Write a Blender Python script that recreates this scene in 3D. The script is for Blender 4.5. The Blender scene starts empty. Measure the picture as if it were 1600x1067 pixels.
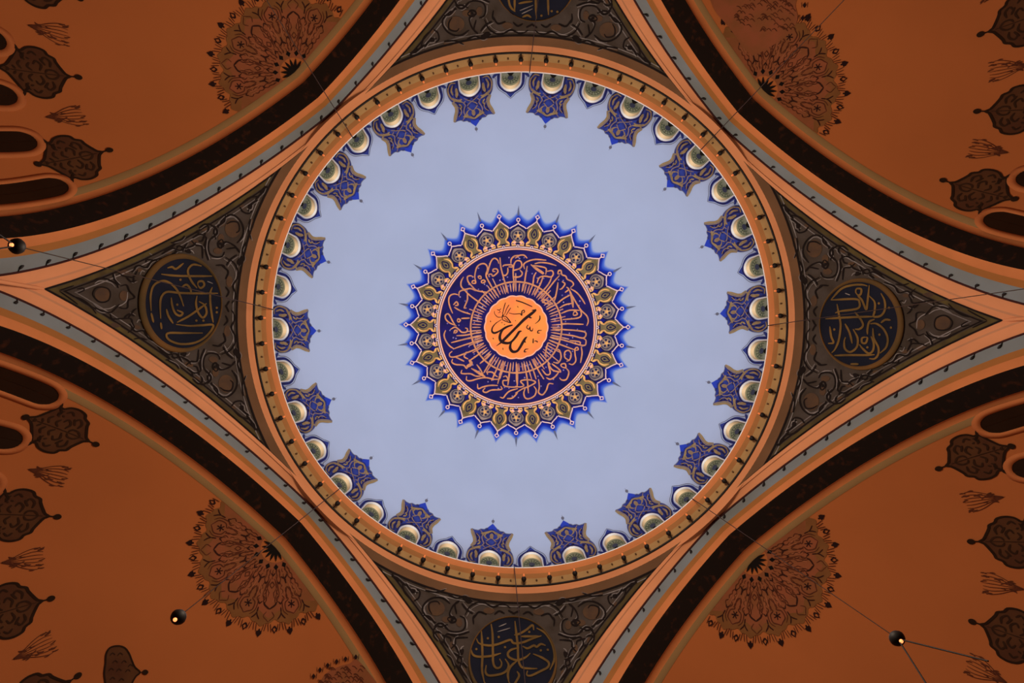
import bpy, math, random
from mathutils import Matrix
import numpy as np
random.seed(4)
rng = np.random.RandomState(4)
PI = math.pi
R_ = math.radians
scene = bpy.context.scene
COL = scene.collection

# ------------------------------------------------------------------ geometry of the building (metres, z up, camera at z = 0)
F = 1246.74
CAM = np.array([-1.4972, 2.6463, 0.0])
ZEN = (774.16, 569.26)
ROT = 0.0312
AH, EC, ZS, ZC = 14.359, 3.594, 28.914, 43.3575      # pointed arch: half span, centre shift, springing, crown
RC = AH + EC
CR = math.sqrt(RC * RC - EC * EC)
NP_, NA, QA = 15.094, 15.668, 1.54
NB, NC, ND = 16.335, 17.494, 18.202
DB, DH, DZ = 14.10, 11.72, 45.0                       # dome: base radius, rise, base height
PZ0, PR2 = 27.3, 519.8                                # pendentive sphere

ax = math.atan((ZEN[0] - 800) / F)
ay = math.atan((ZEN[1] - 533.5) / F)
E1 = np.array([math.cos(ax), 0, math.sin(ax)])
E2 = np.array([-math.sin(ax) * math.sin(ay), math.cos(ay), math.cos(ax) * math.sin(ay)])
E3 = np.array([-math.sin(ax) * math.cos(ay), -math.sin(ay), math.cos(ax) * math.cos(ay)])


def rays(p):
    p = np.asarray(p, float).reshape(-1, 2)
    d = E1 * ((p[:, :1] - 800) / F) + E2 * ((p[:, 1:] - 533.5) / F) + E3
    return d / np.linalg.norm(d, axis=1)[:, None]


def on_quadric(p, c, rx, rz, off):
    """where the sight lines meet an ellipsoid, moved off towards the inside"""
    d = rays(p)
    s = np.array([1 / rx, 1 / rx, 1 / rz])
    o = (CAM - c) * s
    v = d * s
    a = (v * v).sum(1); b = (v * o).sum(1); q = (o * o).sum() - 1
    t = (-b + np.sqrt(np.maximum(b * b - a * q, 0))) / a
    P = CAM + d * t[:, None]
    n = (P - c) * s * s
    n /= np.linalg.norm(n, axis=1)[:, None]
    return P - n * off


def on_dome(p, off):
    return on_quadric(p, np.array([0, 0, DZ]), DB, DH, off)


def on_pend(p, off):
    r = math.sqrt(PR2)
    return on_quadric(p, np.array([0, 0, PZ0]), r, r, off)


def dome_pt(rho, th, off=0.0):
    """point of the dome by plan radius and angle"""
    rho = np.asarray(rho, float); th = np.asarray(th, float)
    z = DZ + DH * np.sqrt(np.maximum(1 - (rho / DB) ** 2, 0))
    P = np.stack([rho * np.cos(th), rho * np.sin(th), z], -1)
    n = np.stack([P[..., 0] / DB ** 2, P[..., 1] / DB ** 2, (z - DZ) / DH ** 2], -1)
    n /= np.linalg.norm(n, axis=-1)[..., None]
    return P - n * off


_rt = np.linspace(0, DB, 4000)
_pt = F * _rt / (DZ + DH * np.sqrt(np.maximum(1 - (_rt / DB) ** 2, 0)))
_k = np.argmax(_pt)


def dome_polar(r, th, off=0.0):
    """dome point by apparent radius (seen from the axis) and angle"""
    return dome_pt(np.interp(np.asarray(r, float), _pt[:_k], _rt[:_k]), th, off)


def prof(rho):
    return ZS + np.sqrt(np.maximum(RC * RC - (np.asarray(rho, float) + EC) ** 2, 0)) * (ZC - ZS) / CR


def rho_of(z):
    z = np.asarray(z, float)
    w = np.where(z < ZS, 0, (z - ZS) * CR / (ZC - ZS))
    return np.sqrt(np.maximum(RC * RC - w * w, EC * EC)) - EC


def semi_pt(psi, z, off=0.0):
    """half dome point by bearing and height (local frame: x away from the main dome)"""
    rho = rho_of(z) - off
    return np.stack([ND + rho * np.sin(psi), rho * np.cos(psi), np.asarray(z, float) - off * 0.5], -1)


def semi_crown(r, de, off=0.0):
    """half dome point by apparent radius round the crown and angle from the outward axis"""
    rho = np.asarray(r, float) * 43.3 / F
    de = np.asarray(de, float)
    return np.stack([ND + rho * np.cos(de), rho * np.sin(de), prof(rho) - off], -1)


def on_semi(ang, p, off):
    """where sight lines meet a half dome turned by ang; returned in its local frame"""
    d = rays(p)
    c, s = math.cos(ang), math.sin(ang)
    dl = np.stack([d[:, 0] * c + d[:, 1] * s, -d[:, 0] * s + d[:, 1] * c, d[:, 2]], -1)
    o = np.array([CAM[0] * c + CAM[1] * s, -CAM[0] * s + CAM[1] * c, 0])

    def g(t):
        P = o + dl * t[:, None]
        rho = np.hypot(P[:, 0] - ND, P[:, 1])
        return np.where(rho < AH, P[:, 2] - prof(rho), rho - AH + np.maximum(0, P[:, 2] - ZS))
    lo = np.full(len(d), 25.0); hi = lo.copy(); found = np.zeros(len(d), bool)
    for t in np.arange(25, 75, .25):
        v = g(np.full(len(d), t)) > 0
        new = v & ~found
        hi[new] = t; lo[new] = t - .25; found |= v
    for _ in range(30):
        m = (lo + hi) / 2; v = g(m) > 0
        hi = np.where(v, m, hi); lo = np.where(v, lo, m)
    P = o + dl * hi[:, None]
    return P - dl * (off * 1.2)


# ------------------------------------------------------------------ materials
def lin(c):
    return tuple((x / 255 / 12.92) if x / 255 <= .04045 else ((x / 255 + .055) / 1.055) ** 2.4 for x in c)


def mat(name, rgb, rough=.85, var=.12, scale=.6, rgb2=None, spec=.15, metal=0.0, bump=0.0, emit=None, detail=4, ramp=(.35, .65)):
    """plaster / paint: two tones mixed by noise"""
    m = bpy.data.materials.new(name); m.use_nodes = True
    nt = m.node_tree; b = nt.nodes['Principled BSDF']
    c1 = lin(rgb)
    c2 = lin(rgb2) if rgb2 else tuple(x * (1 - var) for x in c1)
    tc = nt.nodes.new('ShaderNodeTexCoord'); nz = nt.nodes.new('ShaderNodeTexNoise')
    nz.inputs['Scale'].default_value = scale; nz.inputs['Detail'].default_value = detail
    rp = nt.nodes.new('ShaderNodeValToRGB')
    rp.color_ramp.elements[0].position = ramp[0]; rp.color_ramp.elements[1].position = ramp[1]
    rp.color_ramp.elements[0].color = (*c1, 1); rp.color_ramp.elements[1].color = (*c2, 1)
    nt.links.new(tc.outputs['Object'], nz.inputs['Vector'])
    nt.links.new(nz.outputs['Fac'], rp.inputs['Fac'])
    nt.links.new(rp.outputs['Color'], b.inputs['Base Color'])
    b.inputs['Roughness'].default_value = rough
    b.inputs['Specular IOR Level'].default_value = spec
    b.inputs['Metallic'].default_value = metal
    if bump:
        bp = nt.nodes.new('ShaderNodeBump'); bp.inputs['Strength'].default_value = bump
        bp.inputs['Distance'].default_value = .05
        nt.links.new(nz.outputs['Fac'], bp.inputs['Height']); nt.links.new(bp.outputs['Normal'], b.inputs['Normal'])
    if emit:
        b.inputs['Emission Color'].default_value = (*lin(emit[0]), 1); b.inputs['Emission Strength'].default_value = emit[1]
    return m


M = {}
DOME_C = (160, 171, 198)
M['dome'] = mat('dome_plaster', DOME_C, var=.05, scale=.25)
M['white'] = mat('white_paint', (214, 208, 202), var=.05)
M['reveal'] = mat('cream_plaster', (226, 194, 152), var=.08)
M['pane'] = mat('grey_green_glass', (122, 128, 104), rough=.35, var=.25, scale=2, spec=.4)
M['pane_line'] = mat('dark_green_lead', (66, 76, 62), var=.3, scale=3)
M['pane_eye'] = mat('dark_blue_glass', (38, 46, 70), rough=.4, var=.3, scale=3)
M['blue'] = mat('cobalt_paint', (44, 56, 130), rgb2=(30, 38, 100), scale=1.5)
M['blue_hi'] = mat('bright_cobalt_paint', (38, 60, 172), var=.2, scale=1.5)
M['gold_flat'] = mat('ochre_gold_paint', (146, 120, 80), rgb2=(118, 96, 70), scale=2)
M['gold_thin'] = mat('thin_ochre_paint', (140, 112, 84), var=.2, scale=2)
M['grey_line'] = mat('grey_outline_paint', (100, 98, 112), var=.2)  # plain grey border paint of the dome ornaments
M['lip'] = mat('lit_white_lip', (250, 245, 240), var=.03)
M['orange_d'] = mat('dull_orange_plaster', (192, 136, 104), var=.12, scale=.5)
M['orange'] = mat('orange_plaster', (216, 146, 106), var=.10, scale=.5)
M['orange2'] = mat('deep_orange_plaster', (200, 124, 76), var=.12, scale=.5)
M['tan'] = mat('tan_plaster', (168, 116, 72), var=.14, scale=.8)
M['tan_lite'] = mat('pale_tan_plaster', (172, 138, 94), var=.15, scale=.9)
M['brown'] = mat('brown_plaster', (158, 104, 56), var=.12, scale=.5)
M['band'] = mat('umber_band', (112, 82, 60), var=.2, scale=.5)
M['grey'] = mat('blue_grey_plaster', (124, 134, 144), rgb2=(114, 120, 124), scale=.3)
M['greygreen'] = mat('grey_green_stripe', (134, 104, 68), var=.1, scale=.4)
M['soffit'] = mat('dark_patterned_soffit', (23, 14, 11), rgb2=(64, 32, 18), scale=2.6, detail=8, ramp=(.56, .80), var=.4)
M['semi'] = mat('terracotta_plaster', (178, 104, 58), var=.07, scale=.18)
M['ros_fill'] = mat('rosette_brown', (132, 82, 52), rgb2=(146, 84, 58), scale=1.2)
M['ros_edge'] = mat('rosette_umber', (130, 86, 50), var=.15, scale=1.2)
M['ros_line'] = mat('rosette_dark_red_line', (92, 48, 32), var=.3, scale=2)
M['ros_pale'] = mat('rosette_pale_line', (166, 102, 72), var=.2, scale=2)
M['ros_bud'] = mat('rosette_dark_bud', (58, 30, 24), var=.2)
M['black'] = mat('black_paint', (22, 17, 17), var=.3)
M['ink'] = mat('dark_ink', (40, 20, 22), var=.2)
M['pal_fill'] = mat('umber_medallion_paint', (88, 56, 34), rgb2=(78, 46, 30), scale=1.0)
M['pal_soft'] = mat('umber_scroll_line', (56, 34, 22), var=.3, scale=2)
M['pal_line'] = mat('dark_umber_line', (44, 26, 16), var=.3, scale=2)
M['surround'] = mat('window_surround_plaster', (182, 108, 64), var=.1)
M['dark_pane'] = mat('night_window_glass', (30, 20, 14), rough=.3, var=.3, spec=.3)
M['panel'] = mat('carved_grey_brown_panel', (72, 64, 62), rgb2=(58, 49, 44), scale=.9, detail=6)
M['panel_dark'] = mat('panel_dark_line', (28, 20, 20), var=.3, scale=2)
M['panel_lite'] = mat('panel_pale_line_highlight', (138, 132, 136), rgb2=(96, 90, 92), scale=1.5)  # pale lines of the panel, also its painted relief highlights
M['panel_brown'] = mat('panel_brown_fill', (86, 64, 48), rgb2=(72, 56, 48), scale=1.4)
M['panel_olive'] = mat('panel_olive_fill', (88, 76, 44), rgb2=(70, 58, 38), scale=1.2)
M['rnavy'] = mat('roundel_navy', (23, 26, 44), rgb2=(18, 22, 38), scale=.8)
M['rgold'] = mat('roundel_dull_gold', (118, 90, 48), rgb2=(90, 70, 40), scale=.8)
M['rborder'] = mat('roundel_bronze_border', (108, 76, 42), rgb2=(80, 64, 40), scale=.3)
M['iron'] = mat('black_iron', (24, 18, 20), rough=.6, var=.2, spec=.3)
M['wire'] = mat('brown_steel_wire', (50, 34, 26), rough=.6, var=.2)
M['redcable'] = mat('dark_red_cable', (58, 22, 22), rough=.6, var=.2)
M['tip'] = mat('amber_bulb_glass', (255, 150, 90), rough=.3, emit=((255, 130, 70), .22))
M['glow'] = mat('lit_lamp', (255, 170, 110), rough=.3, emit=((255, 140, 80), 2.2))
M['navy'] = mat('medallion_navy', (34, 22, 92), rgb2=(24, 18, 74), scale=1.5)
M['navy_d'] = mat('medallion_dark_navy', (30, 20, 62), var=.2, scale=2)
M['m_orange'] = mat('medallion_orange', (252, 146, 66), rgb2=(252, 130, 70), scale=1.3)
M['m_pink'] = mat('medallion_pink_edge', (252, 178, 150), var=.08, scale=2)
M['m_script'] = mat('medallion_script_gold', (220, 142, 90), rgb2=(186, 124, 92), scale=3)
M['m_tick'] = mat('medallion_stem_gold', (206, 150, 120), rgb2=(188, 112, 92), scale=3)
M['m_dot'] = mat('medallion_lilac_dot', (150, 128, 170), rgb2=(104, 88, 150), scale=3)
M['m_gold'] = mat('medallion_bright_gold', (238, 176, 96), rgb2=(196, 130, 62), scale=2.2, rough=.5, spec=.4)
M['m_olive'] = mat('medallion_olive_gold', (124, 102, 52), rgb2=(88, 72, 40), scale=2.0, rough=.5, spec=.4)
M['m_grey'] = mat('medallion_grey_petal', (152, 132, 122), rgb2=(108, 96, 96), scale=2.4)
M['m_white'] = mat('medallion_white_line', (226, 192, 190), var=.15, scale=3)
M['m_brown'] = mat('medallion_umber_line', (96, 54, 44), var=.2, scale=3)
M['m_spike'] = mat('medallion_grey_finial', (96, 100, 124), var=.2, scale=3)


def halo_mat():
    m = bpy.data.materials.new('medallion_soft_blue_edge'); m.use_nodes = True
    nt = m.node_tree; b = nt.nodes['Principled BSDF']
    at = nt.nodes.new('ShaderNodeAttribute'); at.attribute_name = 'fade'
    rp = nt.nodes.new('ShaderNodeValToRGB')
    e = rp.color_ramp.elements
    e[0].position = 0; e[0].color = (*lin((26, 26, 110)), 1)
    e[1].position = 1; e[1].color = (*lin(DOME_C), 1)
    x = e.new(.35); x.color = (*lin((20, 44, 160)), 1)
    x = e.new(.7); x.color = (*lin((72, 104, 196)), 1)
    nt.links.new(at.outputs['Fac'], rp.inputs['Fac']); nt.links.new(rp.outputs['Color'], b.inputs['Base Color'])
    b.inputs['Roughness'].default_value = .9; b.inputs['Specular IOR Level'].default_value = .1
    return m


M['halo'] = halo_mat()


# ------------------------------------------------------------------ mesh helpers
class MB:
    def __init__(s):
        s.v = []; s.f = []; s.n = 0; s.attr = []

    def add(s, P, faces, attr=None):
        P = np.asarray(P, float).reshape(-1, 3)
        s.v.append(P); s.f += [tuple(i + s.n for i in f) for f in faces]
        s.attr += list(attr) if attr is not None else [0.0] * len(P)
        s.n += len(P)

    def grid(s, P, closed=False, attr=None):
        """P: rows x cols x 3"""
        P = np.asarray(P, float); r, c = P.shape[:2]
        fs = []
        for i in range(r - 1):
            for j in range(c if closed else c - 1):
                k = (j + 1) % c
                fs.append((i * c + j, i * c + k, (i + 1) * c + k, (i + 1) * c + j))
        s.add(P, fs, None if attr is None else np.asarray(attr).ravel())

    def tube(s, pts, rad, seg=6, closed=False):
        pts = np.asarray(pts, float)
        n = len(pts); rows = []
        for i in range(n):
            a = pts[(i - 1) % n] if (closed or i > 0) else pts[i]
            b = pts[(i + 1) % n] if (closed or i < n - 1) else pts[i]
            t = b - a; t /= np.linalg.norm(t) + 1e-9
            u = np.cross(t, [0, 0, 1.0])
            if np.linalg.norm(u) < 1e-3: u = np.cross(t, [1.0, 0, 0])
            u /= np.linalg.norm(u); w = np.cross(t, u)
            rr = rad[i] if hasattr(rad, '__len__') else rad
            an = np.arange(seg) * 2 * PI / seg
            rows.append(pts[i] + rr * (np.cos(an)[:, None] * u + np.sin(an)[:, None] * w))
        if closed: rows.append(rows[0])
        s.grid(np.array(rows), closed=True)
        if not closed:
            for row, p in ((rows[0], pts[0]), (rows[-1], pts[-1])):
                s.add(np.vstack([row, p]), [(k, (k + 1) % seg, seg) for k in range(seg)])

    def lathe(s, prof_, loc=(0, 0, 0), seg=14):
        """prof_: (radius, z)"""
        an = np.arange(seg) * 2 * PI / seg
        P = np.array([[(r * math.cos(a), r * math.sin(a), z) for a in an] for r, z in prof_]) + np.array(loc)
        s.grid(P, closed=True)

    def build(s, name, m, parent=None, smooth=True):
        me = bpy.data.meshes.new(name)
        V = np.vstack(s.v) if s.v else np.zeros((0, 3))
        me.from_pydata(V.tolist(), [], s.f)
        if any(s.attr):
            a = me.attributes.new('fade', 'FLOAT', 'POINT')
            a.data.foreach_set('value', np.array(s.attr, dtype=np.float32))
        me.materials.append(m)
        if smooth: me.polygons.foreach_set('use_smooth', [True] * len(me.polygons))
        o = bpy.data.objects.new(name, me); COL.objects.link(o)
        if parent is not None: o.parent = parent
        return o


def spline(pts, step):
    """Catmull-Rom through pts (x, y[, w])"""
    p = np.asarray(pts, float)
    if len(p) < 3:
        n = max(2, int(np.linalg.norm(p[-1, :2] - p[0, :2]) / step) + 1)
        t = np.linspace(0, 1, n)[:, None]
        return p[0] * (1 - t) + p[-1] * t
    cl = np.allclose(p[0, :2], p[-1, :2])
    q = np.vstack([p[-2] if cl else 2 * p[0] - p[1], p, p[1] if cl else 2 * p[-1] - p[-2]])
    out = []
    for i in range(1, len(q) - 2):
        a, b, c, d = q[i - 1:i + 3]
        n = max(1, int(np.linalg.norm((c - b)[:2]) / step))
        for t in np.arange(n) / n:
            out.append(.5 * ((2 * b) + (c - a) * t + (2 * a - 5 * b + 4 * c - d) * t * t + (3 * b - a - 3 * c + d) * t ** 3))
    out.append(p[-1])
    return np.array(out)


def ribbon(mb, pts, w, fn, step=1.5, taper=.55, smooth=True):
    """a painted brush stroke: pts in 2-D, w its width, fn maps 2-D to the surface"""
    p = spline(pts, step) if smooth else np.asarray(pts, float)
    if len(p) < 2: return
    xy = p[:, :2]
    t = np.gradient(xy, axis=0); L = np.linalg.norm(t, axis=1)[:, None]; t = t / np.maximum(L, 1e-9)
    nrm = np.stack([-t[:, 1], t[:, 0]], -1)
    ww = p[:, 2:3] * np.ones((len(p), 1)) if p.shape[1] > 2 else np.full((len(p), 1), float(w))
    if taper < 1:
        k = np.arange(len(p)); e = np.minimum(k, len(p) - 1 - k) / max(1.0, len(p) * .18)
        ww = ww * np.clip(taper + (1 - taper) * e, 0, 1)[:, None]
    A = fn(xy + nrm * ww / 2); B = fn(xy - nrm * ww / 2)
    mb.grid(np.stack([A, B], 0))


def blob(mb, bd, fn, c=None, rings=3, smooth=True, step=2):
    """a filled star-shaped patch"""
    b = np.asarray(list(bd) + [bd[0]], float)
    if smooth: b = spline(b, step)
    b = b[:-1]
    c = b.mean(0) if c is None else np.asarray(c, float)
    rows = [fn(c + (b - c) * k) for k in np.linspace(1, 1 / (rings + 1), rings + 1)]
    mb.grid(np.array(rows), closed=True)
    n = len(b)
    mb.add(np.vstack([rows[-1], fn(c[None])]), [(i, (i + 1) % n, n) for i in range(n)])


def ell(cx, cy, rx, ry, n=40):
    a = np.arange(n) * 2 * PI / n
    return np.stack([cx + rx * np.cos(a), cy + ry * np.sin(a)], -1)


def mirror(pts):
    return [(x, -y) + tuple(r) for x, y, *r in pts]


def crop(x0, y0, s, strokes, w=None):
    return [[(x0 + q[0] / s, y0 + q[1] / s) + ((q[2] / s,) if len(q) > 2 else ()) for q in st] for st in strokes]


# ------------------------------------------------------------------ scene bookkeeping
def empty(name, loc=(0, 0, 0), rz=0.0):
    o = bpy.data.objects.new(name, None); COL.objects.link(o)
    o.location = loc; o.rotation_euler = (0, 0, rz); o.empty_display_size = .2
    return o


def tag(o, label=None, cat=None, group=None, kind=None):
    if label: o['label'] = label
    if cat: o['category'] = cat
    if group: o['group'] = group
    if kind: o['kind'] = kind
    return o


KIDS = {}


def copy_tree(o, parent=None):
    c = o.copy(); COL.objects.link(c)
    if parent is not None: c.parent = parent
    for ch in list(o.children): copy_tree(ch, c)
    return c


ORD = 'first second third fourth fifth sixth seventh eighth ninth tenth eleventh twelfth thirteenth fourteenth fifteenth sixteenth seventeenth'.split()
SIDES = ['right', 'lower right', 'bottom', 'lower left', 'left', 'upper left', 'top', 'upper right']


def clock(th):
    m = int(round(((math.degrees(th) + 90) % 360) * 2 / 5) * 5) % 720
    h, mi = divmod(m, 60)
    return '%d:%02d' % (h or 12, mi)


# ================================================================== MAIN DOME
WIN0 = R_(-82.5)                  # a large ornament stands at this bearing, every 20 degrees; small ones between
HW, HS, HT, RECESS = R_(2.35), 1.35, 2.4, .27


def wall_pt(al, h, off=0.0):
    """dome shell by bearing and height above the rim; off > 0 outwards"""
    al = np.asarray(al, float); h = np.asarray(h, float)
    rho = DB * np.sqrt(1 - (h / DH) ** 2) + off
    return np.stack([rho * np.cos(al), rho * np.sin(al), DZ + h + 0 * al], -1)


def arch_path(w, hs, ht, n=15, h0=0.0, side=5):
    a = [(-w, h) for h in np.linspace(h0, hs, side)[:-1]]
    a += [(-w * math.cos(t), hs + (ht - hs) * math.sin(t)) for t in np.linspace(0, PI, n)]
    a += [(w, h) for h in np.linspace(hs, h0, side)[1:]]
    return np.array(a)


shell = MB()
inner = arch_path(HW, HS, HT)
S5 = R_(5.0); TOPH = 3.3
outer = [(-S5, h) for h in np.linspace(0, HS, 5)[:-1]] + [(-S5, h) for h in np.linspace(HS, TOPH, 4)[:-1]] + \
        [(x, TOPH) for x in np.linspace(-S5, S5, 9)] + [(S5, h) for h in np.linspace(TOPH, HS, 4)[1:]] + [(S5, h) for h in np.linspace(HS, 0, 5)[1:]]
outer = np.array(outer)
for k in range(36):
    b = WIN0 + R_(10) * k
    rows = []
    for t in np.linspace(0, 1, 5):
        q = inner * (1 - t) + outer * t
        rows.append(wall_pt(b + q[:, 0], q[:, 1]))
    shell.grid(np.array(rows))
th = WIN0 - S5 + np.arange(288) * R_(1.25)
rows = [wall_pt(th, np.full(288, DH * math.sin(t))) for t in np.linspace(math.asin(TOPH / DH), PI / 2 - .004, 40)]
shell.grid(np.array(rows), closed=True)
dome = shell.build('ceiling', M['dome'])
tag(dome, 'pale blue grey plaster main dome seen from below', 'ceiling', kind='structure')

# windows at the foot of the dome (one built, copied round)
w0 = empty('window_1')
mb = MB()
mb.grid(np.stack([wall_pt(inner[:, 0], inner[:, 1], -.02), wall_pt(inner[:, 0] * .985, inner[:, 1] * .995, RECESS)], 0))
mb.build('reveal', M['reveal'], w0)
mb = MB()
fr_o = arch_path(HW * 1.07, HS, HT + .05); fr_i = arch_path(HW * .97, HS, HT - .02)
mb.grid(np.stack([wall_pt(fr_o[:, 0], fr_o[:, 1], -.0), wall_pt(fr_o[:, 0], fr_o[:, 1], -.07), wall_pt(fr_i[:, 0], fr_i[:, 1], -.07), wall_pt(fr_i[:, 0], fr_i[:, 1], .04)], 0))
mb.build('frame', M['white'], w0)
mb = MB()
half = len(inner)
cz = 1.45
mb.grid(np.array([wall_pt(inner[:, 0] * k, cz + (inner[:, 1] - cz) * k, RECESS) for k in (1, .75, .5, .25, .02)]))
pane = mb.build('pane', M['pane'], w0)
mb = MB()
for rr, ww in ((.80, .05), (.52, .05)):
    t = np.linspace(-.3, PI + .3, 22)
    A = np.stack([HW * rr * np.cos(t), cz + .85 * rr * np.sin(t)], -1); B = np.stack([HW * (rr - ww) * np.cos(t), cz + .85 * (rr - ww) * np.sin(t)], -1)
    mb.grid(np.stack([wall_pt(A[:, 0], A[:, 1], RECESS - .03), wall_pt(B[:, 0], B[:, 1], RECESS - .03)], 0))
for t in np.linspace(.2, PI - .2, 7):
    P = np.stack([HW * np.array([.30, .8]) * math.cos(t), cz + .85 * np.array([.30, .8]) * math.sin(t)], -1)
    mb.tube(wall_pt(P[:, 0], P[:, 1], RECESS - .03), .016, 4)
mb.build('tracery', M['pane_line'], pane)
mb = MB()
t = np.arange(20) * 2 * PI / 20
ro = wall_pt(HW * .30 * np.cos(t), cz + .26 * np.sin(t), RECESS - .05)
mb.add(np.vstack([ro, wall_pt(0, cz, RECESS - .05)[None]]), [(i, (i + 1) % 20, 20) for i in range(20)])
mb.build('centre_disc', M['pane_eye'], pane)
for k in range(36):
    o = w0 if k == 0 else copy_tree(w0)
    b = WIN0 + R_(10) * k
    o.name = 'window_%d' % (k + 1)
    o.rotation_euler = (0, 0, b)
    tag(o, 'small round window at the foot of the dome, at %s on a clock face' % clock(b), 'window', 'windows round the foot of the dome', 'structure')


# painted ornaments: half outlines as (up from the rim, sideways) in apparent units, mapped to the dome
def dm(off):
    def fn(p):
        p = np.asarray(p, float)
        r = 388.0 - p[:, 0]
        return dome_polar(r, p[:, 1] / r, off)
    return fn


big_half = [(-1, 33), (5, 36.5), (10, 37.2), (18, 36), (24, 33.5), (29, 29.5), (32, 26.5), (35, 24.6), (40, 24.4), (46, 26.2), (51, 29), (57, 32), (56.5, 27), (57, 21), (59.5, 18), (60, 12), (62, 10), (64, 6), (70, 0)]
hole_half = [(-1, 17.6), (8, 17.6), (14, 17.4), (19, 14.8), (23, 9.5), (25.5, 4), (26, 0)]


def band_between(mb, outer_h, inner_h, fn, n=90, rings=7):
    """fill between an outer and an inner half outline, both sides"""
    def res(h):
        h = spline(np.array(h, float), .5)
        d = np.r_[0, np.cumsum(np.linalg.norm(np.diff(h, axis=0), axis=1))]
        t = np.linspace(0, d[-1], n)
        return np.stack([np.interp(t, d, h[:, 0]), np.interp(t, d, h[:, 1])], -1)
    o, i = res(outer_h), res(inner_h)
    for sgn in (1, -1):
        mb.grid(np.array([fn((o * (1 - k) + i * k) * np.array([1, sgn])) for k in np.linspace(0, 1, rings)]))


def both(mb, pts, w, fn, **k):
    ribbon(mb, pts, w, fn, **k); ribbon(mb, mirror(pts), w, fn, **k)


pal = empty('painted_palmette')
mb = MB(); band_between(mb, big_half, hole_half, dm(.03)); mb.build('blue_field', M['blue'], pal)
mb = MB()
both(mb, [(28, 31), (35, 26), (42, 26), (48, 28.5), (57, 32.5)], 5.4, dm(.05))
both(mb, [(33, 21), (37, 17), (41, 20)], 2.2, dm(.05))
both(mb, [(46, 8), (49, 11), (53, 9)], 2.4, dm(.05))
both(mb, [(24, 26), (28, 21), (27, 15)], 2.6, dm(.05))
both(mb, [(28, 30), (27, 25), (29, 20), (31, 15)], 2.4, dm(.05))
both(mb, [(2, 22), (1, 30), (8, 35), (16, 34.5), (23, 30.5), (28, 24)], 2.2, dm(.05))
both(mb, [(9, 22), (16, 21.5), (23, 23.5)], 4.6, dm(.05), taper=.2)
both(mb, [(4, 27), (11, 30), (18, 28)], 2.6, dm(.05))
both(mb, [(52, 17), (55, 8), (59, 0)], 3.4, dm(.05))
mb.build('gold_leaf', M['gold_flat'], pal)
mb = MB()
both(mb, [(31, 15), (36, 11), (40, 13), (46, 15), (52, 14), (58, 19)], 1.3, dm(.06))
both(mb, [(33, 0), (36, 6), (40, 8), (44, 4), (48, 0)], 1.3, dm(.06))
both(mb, [(26, 12), (30, 6), (33, 0)], 1.1, dm(.06))
both(mb, [(44, 4), (46, 9), (52, 14)], 1.2, dm(.06))
both(mb, [(36, 24), (40, 19), (46, 19), (51, 24)], 1.3, dm(.06))
blob(mb, ell(50, 0, 4.5, 3.0, 12), dm(.06), rings=1)
both(mb, [(21, 30), (25, 25), (27, 18)], 1.3, dm(.06))
both(mb, [(30, 9), (33, 13), (36, 11)], 1.1, dm(.06))
mb.build('scrollwork', M['gold_thin'], pal)
mb = MB()
both(mb, [(0, 19), (9, 19), (15, 18.6), (20, 16), (24.5, 10), (27, 4), (27.6, 0)], 1.4, dm(.055), taper=1)
both(mb, [(3, 24), (10, 26), (17, 25)], 1.4, dm(.065))
both(mb, [(8, 33), (14, 32.5), (20, 29)], 1.2, dm(.065))
for q in ([(27, 27), (32, 22.5), (38, 21.5), (45, 23), (52, 26.5)], [(12, 25.5), (19, 26.5), (25, 22)], [(34, 17), (39, 15.5), (44, 17.5)], [(47, 17), (52, 16.5)], [(38, 4), (41, 11), (46, 12)], [(52, 4), (55, 3), (57, 0)], [(0, 23), (-.5, 31), (6, 36)]):
    both(mb, q, 1.1, dm(.066))
for cx_, cy_, a_, b_ in ((23, 19.5, 2.6, 2), (30, 18.5, 2, 2.4), (39, 18, 2.6, 1.8), (49, 22, 2.6, 2), (9, 31.5, 3, 1.2), (29, 4, 1.6, 2.4), (55, 12, 1.5, 2.5), (35, 9, 1.6, 1.6), (43, 20.5, 1.6, 1.2), (18, 23, 2.4, 1)):
    for sg in (1, -1): blob(mb, ell(cx_, sg * cy_, a_, b_, 12), dm(.045), rings=1)
mb.build('dark_line', M['navy_d'], pal)
mb = MB()
both(mb, big_half[1:-1] + [(70, 0)], .9, dm(.058), taper=1)
mb.build('outline', M['grey_line'], pal)
mb = MB(); blob(mb, [(62, 0), (60, 6), (64, 7), (71, 0), (64, -7), (60, -6)], dm(.062), rings=2, smooth=False); mb.build('tip', M['blue_hi'], pal)
mb = MB()
blob(mb, ell(75, 0, 2.6, 2.4, 14), dm(.06), rings=1); ribbon(mb, [(70, 0), (80, 0)], 1.0, dm(.062), smooth=False); mb.build('finial', M['grey_line'], pal)

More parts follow.
